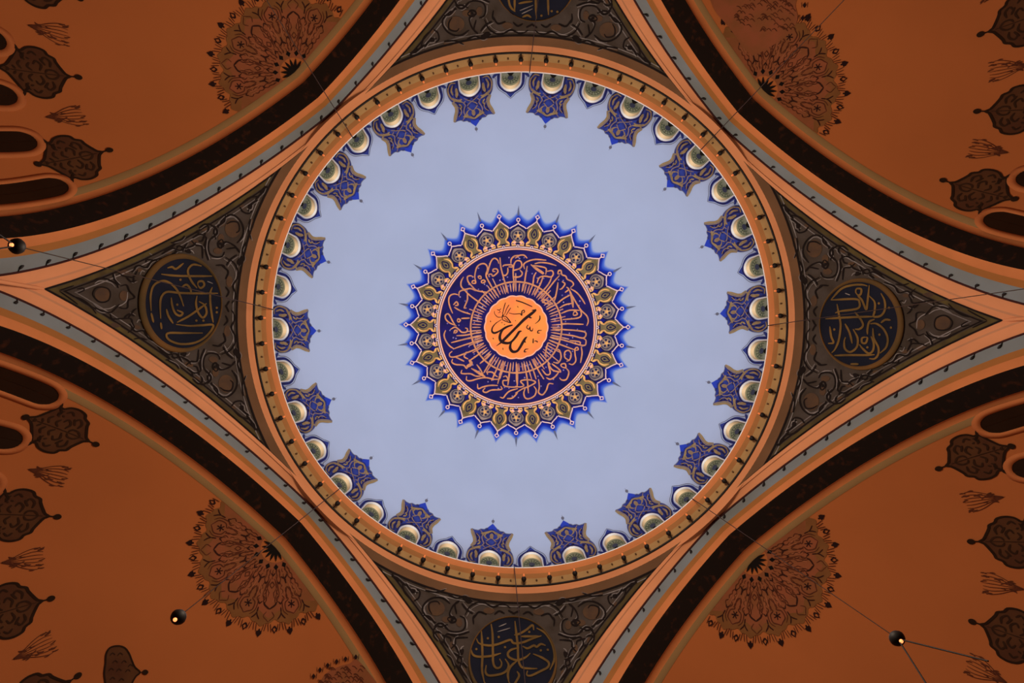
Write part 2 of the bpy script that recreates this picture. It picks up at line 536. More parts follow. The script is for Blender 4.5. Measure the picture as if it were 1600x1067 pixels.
sur = empty('painted_surround')
mb = MB()
band_between(mb, [(-1, 22), (8, 22), (14, 21.5), (20, 18), (25, 12), (28, 7), (31, 4), (35, 0)], hole_half, dm(.03))
both(mb, [(0, 22), (2, 26), (5, 29)], 4, dm(.035))
mb.build('blue_band', M['blue'], sur)
mb = MB()
both(mb, [(0, 19.6), (8, 19.6), (14, 19), (20, 16.4), (24.5, 10.6), (27, 5), (28, 0)], 1.2, dm(.05), taper=1)
mb.build('dark_line', M['navy_d'], sur)
mb = MB(); both(mb, [(3, 26.5), (8, 23.8), (14, 23), (21, 19.5), (26, 13), (29, 8), (32, 5), (36, 0)], .9, dm(.05), taper=1); mb.build('outline', M['grey_line'], sur)
for k in range(18):
    b = WIN0 + R_(20) * k
    o = pal if k == 0 else copy_tree(pal)
    o.rotation_euler = (0, 0, b)
    tag(o, 'large blue gold palmette round a dome window, at %s on a clock face' % clock(b), 'ornament', 'painted palmettes round the dome windows')
    b += R_(10)
    o = sur if k == 0 else copy_tree(sur)
    o.rotation_euler = (0, 0, b)
    tag(o, 'small pointed blue band round a dome window, at %s on a clock face' % clock(b), 'ornament', 'painted blue bands between the palmettes')

# ================================================================== CORNICE RING
TH = np.arange(360) * 2 * PI / 360


def ring(prof_, name, m, parent):
    mb = MB()
    mb.grid(np.array([np.stack([r * np.cos(TH), r * np.sin(TH), np.full(360, z)], -1) for r, z in prof_]), closed=True)
    return mb.build(name, m, parent)


corn = empty('cornice', (0, 0, 0))
tag(corn, 'orange and tan moulded plaster ring carrying the main dome', 'cornice', kind='structure')
ring([(14.3, 45.14), (14.04, 45.14), (14.02, 45.08), (14.045, 45.0)], 'lip', M['lip'], corn)
ring([(14.045, 45.0), (14.10, 44.97), (14.30, 44.95), (14.34, 44.90)], 'fascia', M['orange2'], corn)
ring([(14.34, 44.90), (14.58, 44.80)], 'tan_band', M['tan'], corn)
ring([(14.58, 44.80), (14.84, 44.60), (14.88, 44.42)], 'frieze', M['tan_lite'], corn)
ring([(14.88, 44.42), (14.93, 44.34), (15.06, 44.32), (15.34, 44.16)], 'moulding', M['orange'], corn)
BUL0 = R_(-90.3)
NBUL = 64
st_me = None
for k in range(NBUL):
    b = BUL0 + R_(5.625) * (k + .5)
    if st_me is None:
        mb = MB(); mb.lathe([(.0, 0), (.055, 0), (.05, -.09), (.0, -.1)], seg=8)
        o = mb.build('stud', M['band'], corn); st_me = o.data
    else:
        o = bpy.data.objects.new('stud', st_me); COL.objects.link(o); o.parent = corn
    o.location = (14.66 * math.cos(b), 14.66 * math.sin(b), 44.74)

mb = MB(); mb.tube(np.stack([14.86 * np.cos(TH), 14.86 * np.sin(TH), np.full(360, 44.36)], -1), .06, 6, closed=True)
o = mb.build('lamp_cable', M['iron'], corn)

CABLES = [ROT + R_(45) * k for k in range(8)]       # right, lower right, bottom ...
bulb = empty('ring_bulb')
mb = MB()
mb.tube([(0, 0, 0), (-.12, 0, -.02), (-.26, 0, .0)], .03, 6)
arm = mb.build('arm', M['iron'], bulb)
mb = MB()
mb.tube([(-.22, 0, 0), (-.27, 0, 0), (-.34, 0, 0), (-.42, 0, 0), (-.49, 0, 0), (-.52, 0, 0)], [.05, .10, .135, .14, .10, .06], 10)
mb.build('socket', M['iron'], bulb)
mb = MB(); mb.tube([(-.51, 0, 0), (-.56, 0, 0), (-.62, 0, 0), (-.66, 0, 0)], [.04, .055, .05, .02], 8)
mb.build('bulb', M['tip'], bulb)
for k in range(NBUL):
    b = BUL0 + R_(5.625) * k
    # which cable precedes it clockwise (image angles grow clockwise)
    rel = [((b - c) % (2 * PI), i) for i, c in enumerate(CABLES)]
    d, ci = min(rel)
    o = bulb if k == 0 else copy_tree(bulb)
    o.location = (14.86 * math.cos(b), 14.86 * math.sin(b), 44.36); o.rotation_euler = (0, 0, b)
    tag(o, 'dark bulb on the dome ring, %s clockwise from the %s hanging cable' % (ORD[int(d / R_(5.625))], SIDES[ci]), 'bulb', 'bulbs round the dome ring')

# ================================================================== ARCHES, HALF DOMES, PENDENTIVES
tt = np.linspace(-1, 1, 121)


def arch_curve(n, q, drop=9.0):
    R = RC + q
    ph = math.acos(EC / R) * (1 - np.abs(tt))
    s = np.sign(tt) * (R * np.cos(ph) - EC)
    z = ZS + R * np.sin(ph) * (ZC - ZS) / CR
    s = np.r_[s[0], s, s[-1]]; z = np.r_[z[0] - drop, z, z[-1] - drop]
    s = np.clip(s, -n, n)
    return np.stack([np.full(len(s), n), s, z], -1)


def pend_curve():
    c = arch_curve(NA, QA)
    s = np.clip(c[:, 1] * NP_ / NA, -NP_, NP_)
    z = PZ0 + np.sqrt(np.maximum(PR2 - NP_ ** 2 - s ** 2, 0))
    z = np.where(np.abs(s) >= NP_ - 1e-6, np.minimum(z, c[:, 2] + 1.0), z)
    return np.stack([np.full(len(s), NP_), s, z], -1)


ARCH = {'upper_left': R_(225) + ROT, 'upper_right': R_(315) + ROT, 'lower_right': R_(45) + ROT, 'lower_left': R_(135) + ROT}
ENDS = {'upper_left': ('top', 'left'), 'upper_right': ('right', 'top'), 'lower_right': ('bottom', 'right'), 'lower_left': ('left', 'bottom')}


def strips(curves, name, m, parent):
    mb = MB(); mb.grid(np.array(curves)); return mb.build(name, m, parent)


cP = pend_curve()
cA0 = arch_curve(NA - .16, QA + .10); cA = arch_curve(NA, QA)
cG = arch_curve(15.97, .80); cW = arch_curve(16.13, .46); cW2 = arch_curve(16.15, .36); cB = arch_curve(NB, 0)
cC = arch_curve(NC, 0); cC2 = arch_curve(NC + .03, .10); cO = arch_curve(17.93, .10); cO2 = arch_curve(17.95, .02); cD = arch_curve(ND + .04, -.02)
arch0 = empty('arch')
mid1 = (cP * 2 + cA0) / 3; mid1[:, 2] -= .04
strips([cP, mid1], 'moulding', M['orange'], arch0)
mid2 = (cP + cA0) / 2; mid2[:, 2] += .03
strips([mid1, mid2], 'hollow_moulding', M['orange_d'], arch0)
strips([mid2, cA0, cA], 'outer_moulding', M['orange'], arch0)
strips([cA, cG], 'grey_stripe', M['grey'], arch0)
strips([cG, cW], 'brown_stripe', M['brown'], arch0)
strips([cW, cW2, cB], 'fillet', M['orange2'], arch0)
strips([cB, cC], 'soffit', M['soffit'], arch0)
strips([cC, cC2, cO], 'inner_fillet', M['orange2'], arch0)
strips([cO, cO2, cD], 'grey_green_stripe', M['greygreen'], arch0)
cc = cA[1:-1]; cc = cc[np.abs(cc[:, 1]) < NA - .03]
mb = MB(); mb.tube(cc + np.array([.02, 0, -.05]), .065, 6); mb.build('lamp_cable', M['redcable'], arch0)
for i, (k, a) in enumerate(ARCH.items()):
    o = arch0 if i == 0 else copy_tree(arch0)
    o.name = 'arch_' + k; o.rotation_euler = (0, 0, a)
    tag(o, 'great %s arch with dark patterned soffit between orange and grey stripes' % k.replace('_', ' '), 'arch', kind='structure')

# half domes
mb = MB()
zz = np.r_[np.linspace(ZS - 9, ZS, 4)[:-1], ZS + (ZC - ZS) * np.sin(np.linspace(0, PI / 2, 40)[:-1])]
psi = np.linspace(0, PI, 97)
rows = []
for z in zz:
    r = float(rho_of(z)) if z > ZS else AH
    rows.append(np.stack([ND + r * np.sin(psi), r * np.cos(psi), np.full(97, z)], -1))
rows.append(np.stack([np.full(97, ND) + .01 * np.sin(psi), .01 * np.cos(psi), np.full(97, ZC)], -1))
mb.grid(np.array(rows))
sd0 = mb.build('ceiling_half_dome', M['semi'])
for i, (k, a) in enumerate(ARCH.items()):
    o = sd0 if i == 0 else sd0.copy()
    if i: COL.objects.link(o)
    o.name = 'ceiling_' + k; o.rotation_euler = (0, 0, a)
    tag(o, 'terracotta plastered half dome behind the %s arch' % k.replace('_', ' '), 'ceiling', kind='structure')

# pendentives: sphere patches between the ring and two arches (local frame: x towards the corner)
def pend_grid(off=0.0, r0=15.2):
    rows = []
    ths = np.linspace(-PI / 4, PI / 4, 61)
    rb = NP_ / np.cos(PI / 4 - np.abs(ths))
    rb = np.maximum(rb, r0)
    for k in np.linspace(0, 1, 26):
        rho = r0 + (rb - r0) * k
        z = PZ0 + np.sqrt(np.maximum(PR2 - rho ** 2, 0))
        P = np.stack([rho * np.cos(ths), rho * np.sin(ths), z], -1)
        n = P - np.array([0, 0, PZ0]); n /= np.linalg.norm(n, axis=-1)[..., None]
        rows.append(P - n * off)
    return np.array(rows)


PEND = {'left': R_(180) + ROT, 'right': ROT, 'top': R_(270) + ROT, 'bottom': R_(90) + ROT}
LEFT_A = PEND['left']


def unrot(P, a):
    c, s = math.cos(a), math.sin(a)
    return np.stack([P[..., 0] * c + P[..., 1] * s, -P[..., 0] * s + P[..., 1] * c, P[..., 2]], -1)


def lp(off):
    """trace of the left pendentive, in the local pendentive frame"""
    return lambda p: unrot(on_pend(p, off), LEFT_A)


def lpm(off):
    def fn(p):
        P = unrot(on_pend(p, off), LEFT_A); P[..., 1] *= -1
        return P
    return fn


pend0 = empty('pendentive')
mb = MB(); mb.grid(pend_grid()); mb.build('panel', M['panel'], pend0)
# borders that follow the three sides
g = pend_grid(.05)
ths = np.linspace(-PI / 4, PI / 4, 61)


def inset_side(d0, d1, off, r0=15.2):
    """strip along both arch sides, between plan distances d0 and d1 from the arch line"""
    out = []
    for sgn in (1, -1):
        rows = []
        for d in (d0, d1):
            n = NP_ - d
            s = np.linspace(math.sqrt(max(15.75 ** 2 - n * n, 0.01)), n, 50)
            # local frame: corner direction = (n + s)/sqrt2
            x = (n + s) / math.sqrt(2); y = (n - s) / math.sqrt(2) * sgn
            z = PZ0 + np.sqrt(np.maximum(PR2 - x * x - y * y, 0))
            P = np.stack([x, -y if sgn < 0 else -y, z], -1)
            nn = P - np.array([0, 0, PZ0]); nn /= np.linalg.norm(nn, axis=-1)[..., None]
            rows.append(P - nn * off)
        out.append(np.array(rows))
    return out


def inset_arc(r0, r1, off, half=.78):
    rows = []
    for r in (r0, (r0 + r1) / 2, r1):
        lim = PI / 4 - math.acos(min(1, NP_ / r)) - .004
        t = np.linspace(-lim, lim, 70)
        z = math.sqrt(PR2 - r * r) + PZ0
        P = np.stack([r * np.cos(t), r * np.sin(t), np.full(70, z)], -1)
        nn = P - np.array([0, 0, PZ0]); nn /= np.linalg.norm(nn, axis=-1)[..., None]
        rows.append(P - nn * off)
    return np.array(rows)


mb = MB()
mb.grid(inset_arc(15.2, 15.62, .03))
mb.build('border_band', M['band'], pend0)
mb = MB()
for P in inset_side(.07, .22, .03): mb.grid(P)
mb.build('side_band', M['panel_olive'], pend0)
mb = MB()
for P in inset_side(.0, .05, .05) + inset_side(.26, .31, .04): mb.grid(P)
mb.grid(inset_arc(15.62, 15.70, .05))
mb.build('border_line', M['panel_dark'], pend0)
mb = MB()
for P in inset_side(.42, .46, .04): mb.grid(P)
mb.grid(inset_arc(15.80, 15.84, .04))
mb.build('pale_border_line', M['panel_lite'], pend0)

mb = MB(); mb.tube([(NP_ * math.sqrt(2) + .03, 0, z) for z in (35.4, 33, 30, 27)], .09, 8); mb.build('crease_cover', M['orange'], pend0)  # added tube that hides the dark shading crease at the corner

# arabesque with its relief light and shade painted on, traced on the left pendentive; the upper half is mirrored below
tip_dark = crop(60, 380, 6.275, [
    [(540, 370), (570, 350), (640, 345), (700, 365), (760, 400), (780, 440)],
    [(800, 420), (860, 410), (890, 470), (940, 530), (880, 560), (870, 630), (830, 640), (790, 630)],
    [(790, 600), (750, 640), (700, 680), (610, 660), (550, 630)],
    [(530, 500), (560, 440), (620, 430), (680, 450), (700, 500), (680, 560), (620, 580), (570, 560), (530, 500)],
    [(730, 290), (740, 350), (790, 410)], [(700, 690), (720, 740), (800, 740), (900, 740), (920, 790), (930, 830), (870, 880)],
    [(880, 730), (930, 660), (960, 640)], [(970, 260), (930, 330), (880, 330), (830, 320), (780, 290)], [(930, 330), (930, 390)],
    [(200, 470), (300, 540), (380, 600)], [(200, 462), (270, 440), (340, 415)], [(370, 450), (430, 440), (440, 460), (380, 490)],
    [(1050, 190), (1060, 160), (1110, 165), (1160, 170)], [(930, 940), (1000, 930), (1060, 950)], [(330, 520), (420, 550), (500, 610), (560, 690)]])
tip_lite = crop(60, 380, 6.275, [
    [(530, 590), (600, 640), (690, 640), (750, 610)], [(545, 395), (590, 370), (650, 372), (710, 390), (750, 430)],
    [(560, 650), (620, 680), (690, 675)], [(740, 300), (755, 360), (800, 400)], [(990, 310), (1010, 270), (1040, 280)],
    [(960, 780), (980, 750), (1000, 760)], [(770, 620), (820, 600), (860, 560), (870, 480)], [(1080, 95), (1110, 115)]])
up_dark = crop(250, 260, 6.67, [
    [(450, 610), (510, 600), (560, 640), (560, 700), (580, 760)], [(600, 640), (640, 570), (690, 520), (760, 505), (830, 560), (865, 640), (860, 720), (800, 800)],
    [(690, 600), (740, 575), (800, 580), (822, 620), (820, 670), (790, 690)], [(520, 760), (500, 820), (510, 900), (560, 940), (640, 940), (670, 890)],
    [(690, 860), (790, 850), (830, 900)], [(480, 780), (470, 860), (500, 980)], [(320, 770), (370, 820), (430, 830), (440, 880), (440, 960)],
    [(470, 690), (440, 770), (400, 780)], [(690, 1030), (730, 970), (800, 920)], [(580, 1030), (650, 1030), (680, 1060)],
    [(150, 880), (190, 830), (240, 850), (230, 890)], [(40, 880), (110, 850), (160, 800)], [(860, 380), (920, 330), (1010, 310)],
    [(830, 420), (860, 470), (920, 490), (960, 460)], [(640, 760), (660, 820), (620, 850), (600, 800), (640, 760)], [(1040, 280), (1080, 230), (1120, 210)]])
up_lite = crop(250, 260, 6.67, [
    [(540, 620), (572, 680), (545, 720)], [(880, 660), (870, 740), (830, 790)], [(490, 760), (485, 860), (515, 970)], [(580, 620), (625, 560), (690, 505)],
    [(530, 955), (610, 960), (670, 925)], [(360, 800), (420, 815), (460, 860)], [(900, 440), (950, 450), (970, 400)], [(700, 1050), (750, 980), (815, 935)],
    [(270, 870), (330, 880), (350, 910)], [(640, 590), (690, 540), (760, 525), (815, 570)]])
up_blob = crop(250, 260, 6.67, [[(915, 400), (955, 395), (950, 445), (920, 440)], [(385, 665), (410, 680), (400, 700), (370, 690)], [(100, 790), (150, 785), (130, 805)],
                                [(255, 880), (300, 855), (320, 900), (290, 905)], [(615, 790), (640, 790), (635, 825), (618, 820)], [(800, 990), (850, 930), (850, 1000), (820, 1040)]])
up_brown = [ell(363, 357, 12, 14, 18), ell(340, 392, 7, 5, 12), ell(378, 323, 4, 4, 10), ell(345, 372, 5, 7, 12), ell(217, 422, 6, 3, 12), ell(303, 378, 7, 4, 12), ell(346, 350, 5, 4, 12), ell(262, 394, 6, 3, 12), ell(393, 350, 4, 8, 12), ell(318, 358, 5, 3, 10), ell(358, 440, 5, 9, 12)]
mid_dark = [[(352, 402), (366, 412), (372, 430), (364, 446), (368, 462), (362, 474)], [(346, 415), (356, 424), (352, 436)], [(352, 448), (357, 456), (353, 464)],
            [(358, 470), (352, 480)]]
vine = [[(205, 425), (215, 415), (228, 418), (236, 408), (252, 403)], [(222, 430), (232, 433), (241, 421)], [(252, 397), (268, 388), (282, 391), (292, 379)], [(268, 398), (276, 392)],
        [(300, 372), (312, 366), (322, 372), (318, 384)], [(288, 388), (300, 384), (306, 378)], [(338, 354), (349, 346), (352, 336)], [(328, 374), (339, 363), (334, 352)], [(345, 386), (352, 378), (366, 384), (373, 394)],
        [(387, 330), (393, 318), (403, 312)], [(391, 342), (388, 358), (392, 374)], [(310, 356), (320, 350), (326, 356), (322, 362)], [(270, 378), (282, 374), (288, 368)], [(384, 378), (378, 390), (381, 404), (372, 414)],
        [(398, 312), (410, 300), (414, 290)], [(196, 432), (204, 440), (212, 438)]]
mid_dark += vine
mid_lite = [[(x + 1.8, y + 1.8) for x, y in v] for v in vine] + [[(349, 404), (362, 414), (368, 430), (361, 446)]]  # vines repeated slightly offset, as a painted highlight beside each line
mb = MB()
for st in tip_dark: ribbon(mb, st, 2.3, lp(.05))
for st in up_dark + mid_dark: ribbon(mb, st, 2.6, lp(.05)); ribbon(mb, st, 2.6, lpm(.05))
for b in up_blob: blob(mb, b, lp(.05), rings=1); blob(mb, b, lpm(.05), rings=1)
mb.build('painted_relief_line', M['panel_dark'], pend0)  # dark strokes, the shaded half of the painted emboss
mb = MB()
for st in tip_lite: ribbon(mb, st, 1.6, lp(.045))
for st in up_lite: ribbon(mb, st, 1.6, lp(.045)); ribbon(mb, st, 1.6, lpm(.045))
for st in mid_lite: ribbon(mb, st, 1.0, lp(.045)); ribbon(mb, st, 1.0, lpm(.045))
mb.build('painted_highlight', M['panel_lite'], pend0)  # pale strokes, the lit half of the painted emboss
mb = MB()
blob(mb, ell(160, 460, 13, 10.5, 20), lp(.035)); blob(mb, ell(193, 462, 7, 8, 16), lp(.035)); blob(mb, ell(180, 508, 9, 4, 14), lp(.035)); blob(mb, ell(192, 425, 9, 4, 14), lp(.035))
for b in up_brown: blob(mb, b, lp(.035)); blob(mb, b, lpm(.035))
mb.build('leaf_fill', M['panel_brown'], pend0)
for i, (k, a) in enumerate(PEND.items()):
    o = pend0 if i == 0 else copy_tree(pend0)
    o.name = 'wall_' + k; o.rotation_euler = (0, 0, a)
    tag(o, 'dark carved arabesque pendentive panel at the %s, between two arches' % k, 'wall', kind='structure')

# ------------------------------------------------------------------ calligraphy roundels
RSTROKES = {
    'left': crop(210, 390, 6.667, [
        [(265, 255), (400, 270), (560, 275), (800, 275)], [(690, 170), (600, 155), (550, 200), (550, 260), (590, 340), (640, 400)],
        [(650, 370), (655, 335), (700, 330), (715, 370), (680, 400), (650, 370)], [(160, 640), (155, 480), (190, 370), (280, 325), (360, 350), (430, 420), (470, 500), (500, 590)],
        [(260, 720), (255, 560), (275, 480), (330, 440), (450, 450), (600, 455), (860, 455)], [(480, 390), (530, 365), (570, 410), (580, 460)],
        [(370, 500), (380, 580), (410, 660), (460, 690), (490, 660), (430, 630)], [(430, 760), (560, 690), (700, 590), (740, 560)],
        [(640, 480), (630, 560), (650, 650), (700, 710), (740, 660), (720, 580), (660, 540)], [(800, 390), (780, 450), (780, 560), (795, 680), (810, 760)],
        [(420, 780), (560, 795), (680, 790), (810, 790), (740, 900), (620, 970), (470, 985), (360, 950), (320, 900), (350, 870), (500, 870), (700, 870)],
        [(320, 620), (340, 690), (390, 770)], [(330, 190), (380, 180), (420, 200), (500, 140)], [(260, 760), (270, 830)], [(160, 660), (185, 760)]]),
    'right': crop(1270, 430, 7.113, [
        [(215, 270), (330, 150), (450, 110), (560, 105), (620, 120)], [(210, 275), (480, 265), (530, 300), (510, 370), (320, 400), (260, 420)],
        [(520, 230), (490, 190), (500, 150), (550, 155), (545, 210), (520, 230), (560, 280), (605, 380), (620, 300), (640, 110)], [(150, 485), (300, 475), (500, 465), (700, 460)],
        [(280, 320), (300, 430), (320, 560), (300, 720), (260, 820), (220, 865)], [(640, 230), (700, 300), (700, 400), (690, 460), (770, 450), (815, 380), (810, 280), (770, 200)],
        [(480, 410), (550, 500), (570, 560), (530, 600), (480, 600)], [(370, 540), (420, 640), (450, 760)], [(460, 600), (510, 700), (500, 800), (430, 855), (370, 820), (360, 740), (375, 690)],
        [(700, 490), (640, 520), (620, 600), (620, 660)], [(600, 690), (560, 700), (560, 750), (600, 755), (620, 700), (600, 690)], [(650, 540), (720, 540), (800, 600), (845, 700), (830, 800), (760, 870)],
        [(680, 590), (690, 700), (740, 800), (740, 880), (700, 930), (640, 930)], [(660, 680), (690, 760), (680, 840), (630, 870), (560, 810), (530, 770)],
        [(250, 895), (400, 890), (600, 890), (700, 885)], [(200, 570), (215, 680), (240, 750), (180, 760)], [(770, 530), (820, 495), (880, 500)], [(430, 990), (520, 990)]]),
    'bottom': crop(720, 950, 9.119, [
        [(290, 340), (300, 500), (305, 700), (300, 900), (330, 1067)], [(430, 240), (450, 400), (455, 650), (460, 800), (500, 870), (560, 860), (580, 800), (550, 740)],
        [(220, 450), (260, 520), (400, 550), (530, 530), (700, 470), (740, 510), (800, 520), (900, 500), (1000, 460), (1150, 410)], [(140, 600), (170, 680), (250, 710), (430, 700), (570, 660)],
        [(770, 200), (790, 380), (810, 550), (820, 750), (870, 860), (1000, 880), (1090, 880)], [(760, 400), (840, 380), (940, 320), (1020, 260), (1040, 330)], [(860, 420), (1130, 420)],
        [(880, 560), (950, 590), (1040, 550), (1080, 570), (1140, 530), (1210, 550)], [(830, 580), (720, 610), (670, 660), (690, 720), (800, 760), (920, 720), (990, 660)],
        [(800, 770), (710, 850), (670, 950), (680, 1067)], [(1030, 670), (1150, 720), (1250, 790), (1240, 860), (1130, 920), (1000, 980), (940, 970), (950, 910)],
        [(630, 740), (680, 830), (650, 910), (560, 960), (400, 980), (350, 930), (360, 830)], [(1080, 300), (1200, 370), (1290, 500), (1330, 640), (1330, 760), (1270, 900)],
        [(800, 920), (830, 980), (790, 1060), (740, 1140)], [(330, 1067), (420, 1200), (600, 1290), (800, 1300)], [(680, 1067), (760, 1180), (900, 1200), (1050, 1120)]]),
    'top': crop(750, 0, 10, [
        [(540, -420), (545, -200), (540, 0), (540, 150)], [(870, -560), (875, -280), (870, 0), (880, 280)], [(1060, -350), (1060, -100), (1070, 220)], [(430, -100), (470, 80), (550, 170)],
        [(660, 255), (740, 225), (800, 260)], [(600, 40), (700, 20), (820, 5)], [(380, -300), (600, -260), (900, -280), (1200, -320)], [(480, -500), (700, -460), (900, -420), (1150, -520)]]),
}
RDOTS = {'left': [(280, 437), (275, 476), (337, 481), (337, 488), (305, 501), (316, 501)], 'right': [(1375, 474), (1391, 481), (1305, 515), (1376, 523), (1394, 512), (1357, 543)],
         'bottom': [(762, 999), (779, 997), (744, 1016), (789, 1013), (845, 1018), (856, 1017), (827, 989)], 'top': [(862, 16), (871, 17), (846, 23)]}
RLITE = {'left': [[(322, 390 + 330 / 6.667), (331, 443)]], 'right': [[(1330, 461), (1322, 458)]], 'bottom': [[(779, 981), (791, 976)], [(777, 989), (797, 983)]], 'top': [[(812, 15), (833, 6.5)], [(815, 20), (832, 12)]]}
RSHAPE = {'left': ((284.6, 474), (59, 70), (279.8, 473.5), (65, 77.5)), 'right': (((1343.5), 506.6), (60.5, 66), (1348, 506.6), (66, 72)),
          'bottom': ((801, 1032), (66.5, 66), (801, 1036), (69.5, 71)), 'top': ((836, -33), (62, 65), (836, -37), (66, 68))}
for k in ('left', 'right', 'top', 'bottom'):
    a = PEND[k]
    (cx, cy), (rx, ry), (bx, by), (brx, bry) = RSHAPE[k]
    c3 = on_pend([(cx, cy)], .1)[0]
    rd = empty('calligraphy_roundel', tuple(c3))
    loc = lambda off, c3=c3: (lambda p: on_pend(p, off) - c3)
    mb = MB()
    A, B = ell(bx, by, brx, bry, 72), ell(cx, cy, rx, ry, 72)
    mb.grid(np.array([loc(.07)(A), loc(.20)(A), loc(.20)(B * .6 + A * .4), loc(.10)(B)]), closed=True)
    mb.build('border', M['rborder'], rd)
    mb = MB(); blob(mb, ell(cx, cy, rx + .6, ry + .6, 72), loc(.08), c=(cx, cy), rings=8, smooth=False)
    mb.build('disc', M['rnavy'], rd)
    mb = MB()
    for st in RSTROKES[k]: ribbon(mb, st, 3.3 if k != 'bottom' else 3.5, loc(.12), taper=.45)
    for d in RDOTS[k]: blob(mb, ell(d[0], d[1], 1.9, 1.9, 10), loc(.12), rings=1)
    mb.build('lettering', M['rgold'], rd)
    mb = MB()
    for st in RLITE[k]: ribbon(mb, st, 1.5, loc(.13))
    tag(mb.build('pale_stroke', M['panel_lite'], rd), 'pale vowel strokes')
    tag(rd, {'left': 'round navy calligraphy panel with dull gold script on the left pendentive', 'right': 'round navy calligraphy panel with dull gold script on the right pendentive',
             'top': 'half-seen navy calligraphy roundel cut by the top edge, above the dome ring', 'bottom': 'navy calligraphy roundel with crossing gold stems, below the dome ring'}[k], 'calligraphy panel', 'calligraphy roundels on the pendentives')

# ------------------------------------------------------------------ lamp strings along the arches
ca = arch_curve(NA, QA)[1:-1]
dseg = np.r_[0, np.cumsum(np.linalg.norm(np.diff(ca, axis=0), axis=1))]
mid = dseg[-1] / 2
lamp0 = empty('arch_lamp')
mb = MB(); mb.tube([(0, 0, 0), (.03, 0, -.12), (.05, .02, -.24)], .03, 5); mb.build('arm', M['iron'], lamp0)
mb = MB(); mb.tube([(.05, .02, -.22), (.07, .07, -.29), (.09, .14, -.35), (.10, .24, -.40)], [.04, .075, .08, .03], 7); mb.build('bulb', M['iron'], lamp0)
first = True
for i, (k, a) in enumerate(ARCH.items()):
    c, s = math.cos(a), math.sin(a)
    for side in (0, 1):
        for j in range(15):
            d = mid + (1 if side else -1) * 1.42 * (j + .5)
            P = np.array([np.interp(d, dseg, ca[:, m]) for m in range(3)])
            if P[2] < 31.6: continue
            Q = np.array([np.interp(d + .2, dseg, ca[:, m]) for m in range(3)])
            ty, tz = (Q - P)[1:] / np.linalg.norm((Q - P)[1:])
            up = np.array([0, -tz, ty])                       # away from the opening, in the arch plane
            if up[2] < 0: up = -up
            yy = np.cross(up, [1.0, 0, 0])
            o = lamp0 if first else copy_tree(lamp0); first = False
            Ml = Matrix(((1, yy[0], up[0], P[0]), (0, yy[1], up[1], P[1]), (0, yy[2], up[2], P[2] - .05), (0, 0, 0, 1)))
            o.matrix_world = Matrix.Rotation(a, 4, 'Z') @ Ml @ Matrix.Scale(.8, 4)
            tag(o, 'small dark lamp on the %s arch, %s from its crown towards the %s pendentive' % (k.replace('_', ' '), ORD[j], ENDS[k][side]), 'lamp', 'small lamps along the arches')


# ================================================================== PAINT ON THE HALF DOMES
def sc(off):
    """(radius, angle in degrees from the outward axis) round the half-dome crown"""
    return lambda p: semi_crown(np.asarray(p)[:, 0], np.radians(np.asarray(p)[:, 1]), off)


def scx(off, r0, d0):
    """small flat frame at (r0, d0): x outward, y sideways"""
    a = R_(d0)

    def fn(p):
        p = np.asarray(p, float)
        x = (r0 + p[:, 0]) * math.cos(a) - p[:, 1] * math.sin(a)
        y = (r0 + p[:, 0]) * math.sin(a) + p[:, 1] * math.cos(a)
        return semi_crown(np.hypot(x, y), np.arctan2(y, x), off)
    return fn


LIM = 89
ros = empty('painted_rosette')
dg = np.linspace(-LIM, LIM, 361)
edge = 106.5 + 3.5 * np.cos(np.radians(dg + 84.375) * 16) + 1.2 * np.cos(np.radians(dg + 84.375) * 48)
mb = MB(); mb.grid(np.array([sc(.03)(np.stack([22 + (edge - 22) * k, dg], -1)) for k in np.linspace(0, 1, 14)]))
mb.build('field', M['ros_fill'], ros)
inn = 95 + 5 * np.cos(np.radians(dg + 67.5) * 16 * .5) ** 2 - 5 * np.abs(np.sin(np.radians(dg + 67.5) * 8))
mb = MB(); mb.grid(np.array([sc(.035)(np.stack([inn + (edge - inn) * k, dg], -1)) for k in np.linspace(0, 1, 4)]))
mb.build('scalloped_edge', M['ros_edge'], ros)
mb = MB()
dd = np.linspace(-LIM, LIM, 301)
rr = 15.2 + 5.5 * (np.abs(((dd / 12.857) % 2) - 1) * 2 - 1)
mb.grid(np.array([sc(.05)(np.stack([rr * k, dd], -1)) for k in (1, .6, .02)]))
mb.build('star', M['black'], ros)
for d in np.arange(-77.1, 78, 25.7):
    mb = MB(); blob(mb, [(-4.6, 0), (0, 3.7), (4.6, 0), (0, -3.7)], scx(.05, 28.5, d), rings=1, smooth=False)
    mb.build('diamond', M['black'], ros)
spade = [(-5.0, -1.1), (-5, 1.1), (-2.6, 1.4), (-2.2, 4.2), (1, 4.2), (6, 0), (1, -4.2), (-2.2, -4.2), (-2.6, -1.4)]
for i, d in enumerate(np.arange(-84.375, 85, 11.25)):
    mb = MB()
    if i % 2 == 0:
        blob(mb, spade, scx(.05, 119.5, d), rings=1, smooth=False)
    else:
        ribbon(mb, [(-4.5, 0), (-.5, 3.4), (4.5, 0), (-.5, -3.4), (-4.5, 0)], 2.2, scx(.05, 115, d), smooth=False, taper=1)
    spo = mb.build('spade', M['ink'], ros); mb2 = MB()
    for e, r_, L in ((2.9, 113, 5.5), (5.0, 111.5, 5.5), (7.2, 111.5, 5.5), (9.0, 113, 5)):
        if d + e < 88: ribbon(mb2, [(-L, .9 if e < 6 else -.9), (0, 0), (L, -1.1 if e < 6 else 1.1)], 1.3, scx(.045, r_, d + e))
    mb2.build('fringe', M['ros_line'], spo)


def pair(mb, q, w, fn):
    ribbon(mb, q, w, fn); ribbon(mb, mirror(q), w, fn)


mb = MB(); mp = MB()


def bud(fn):
    b_ = MB(); fn(b_); b_.build('bud', M['ros_bud'], ros)


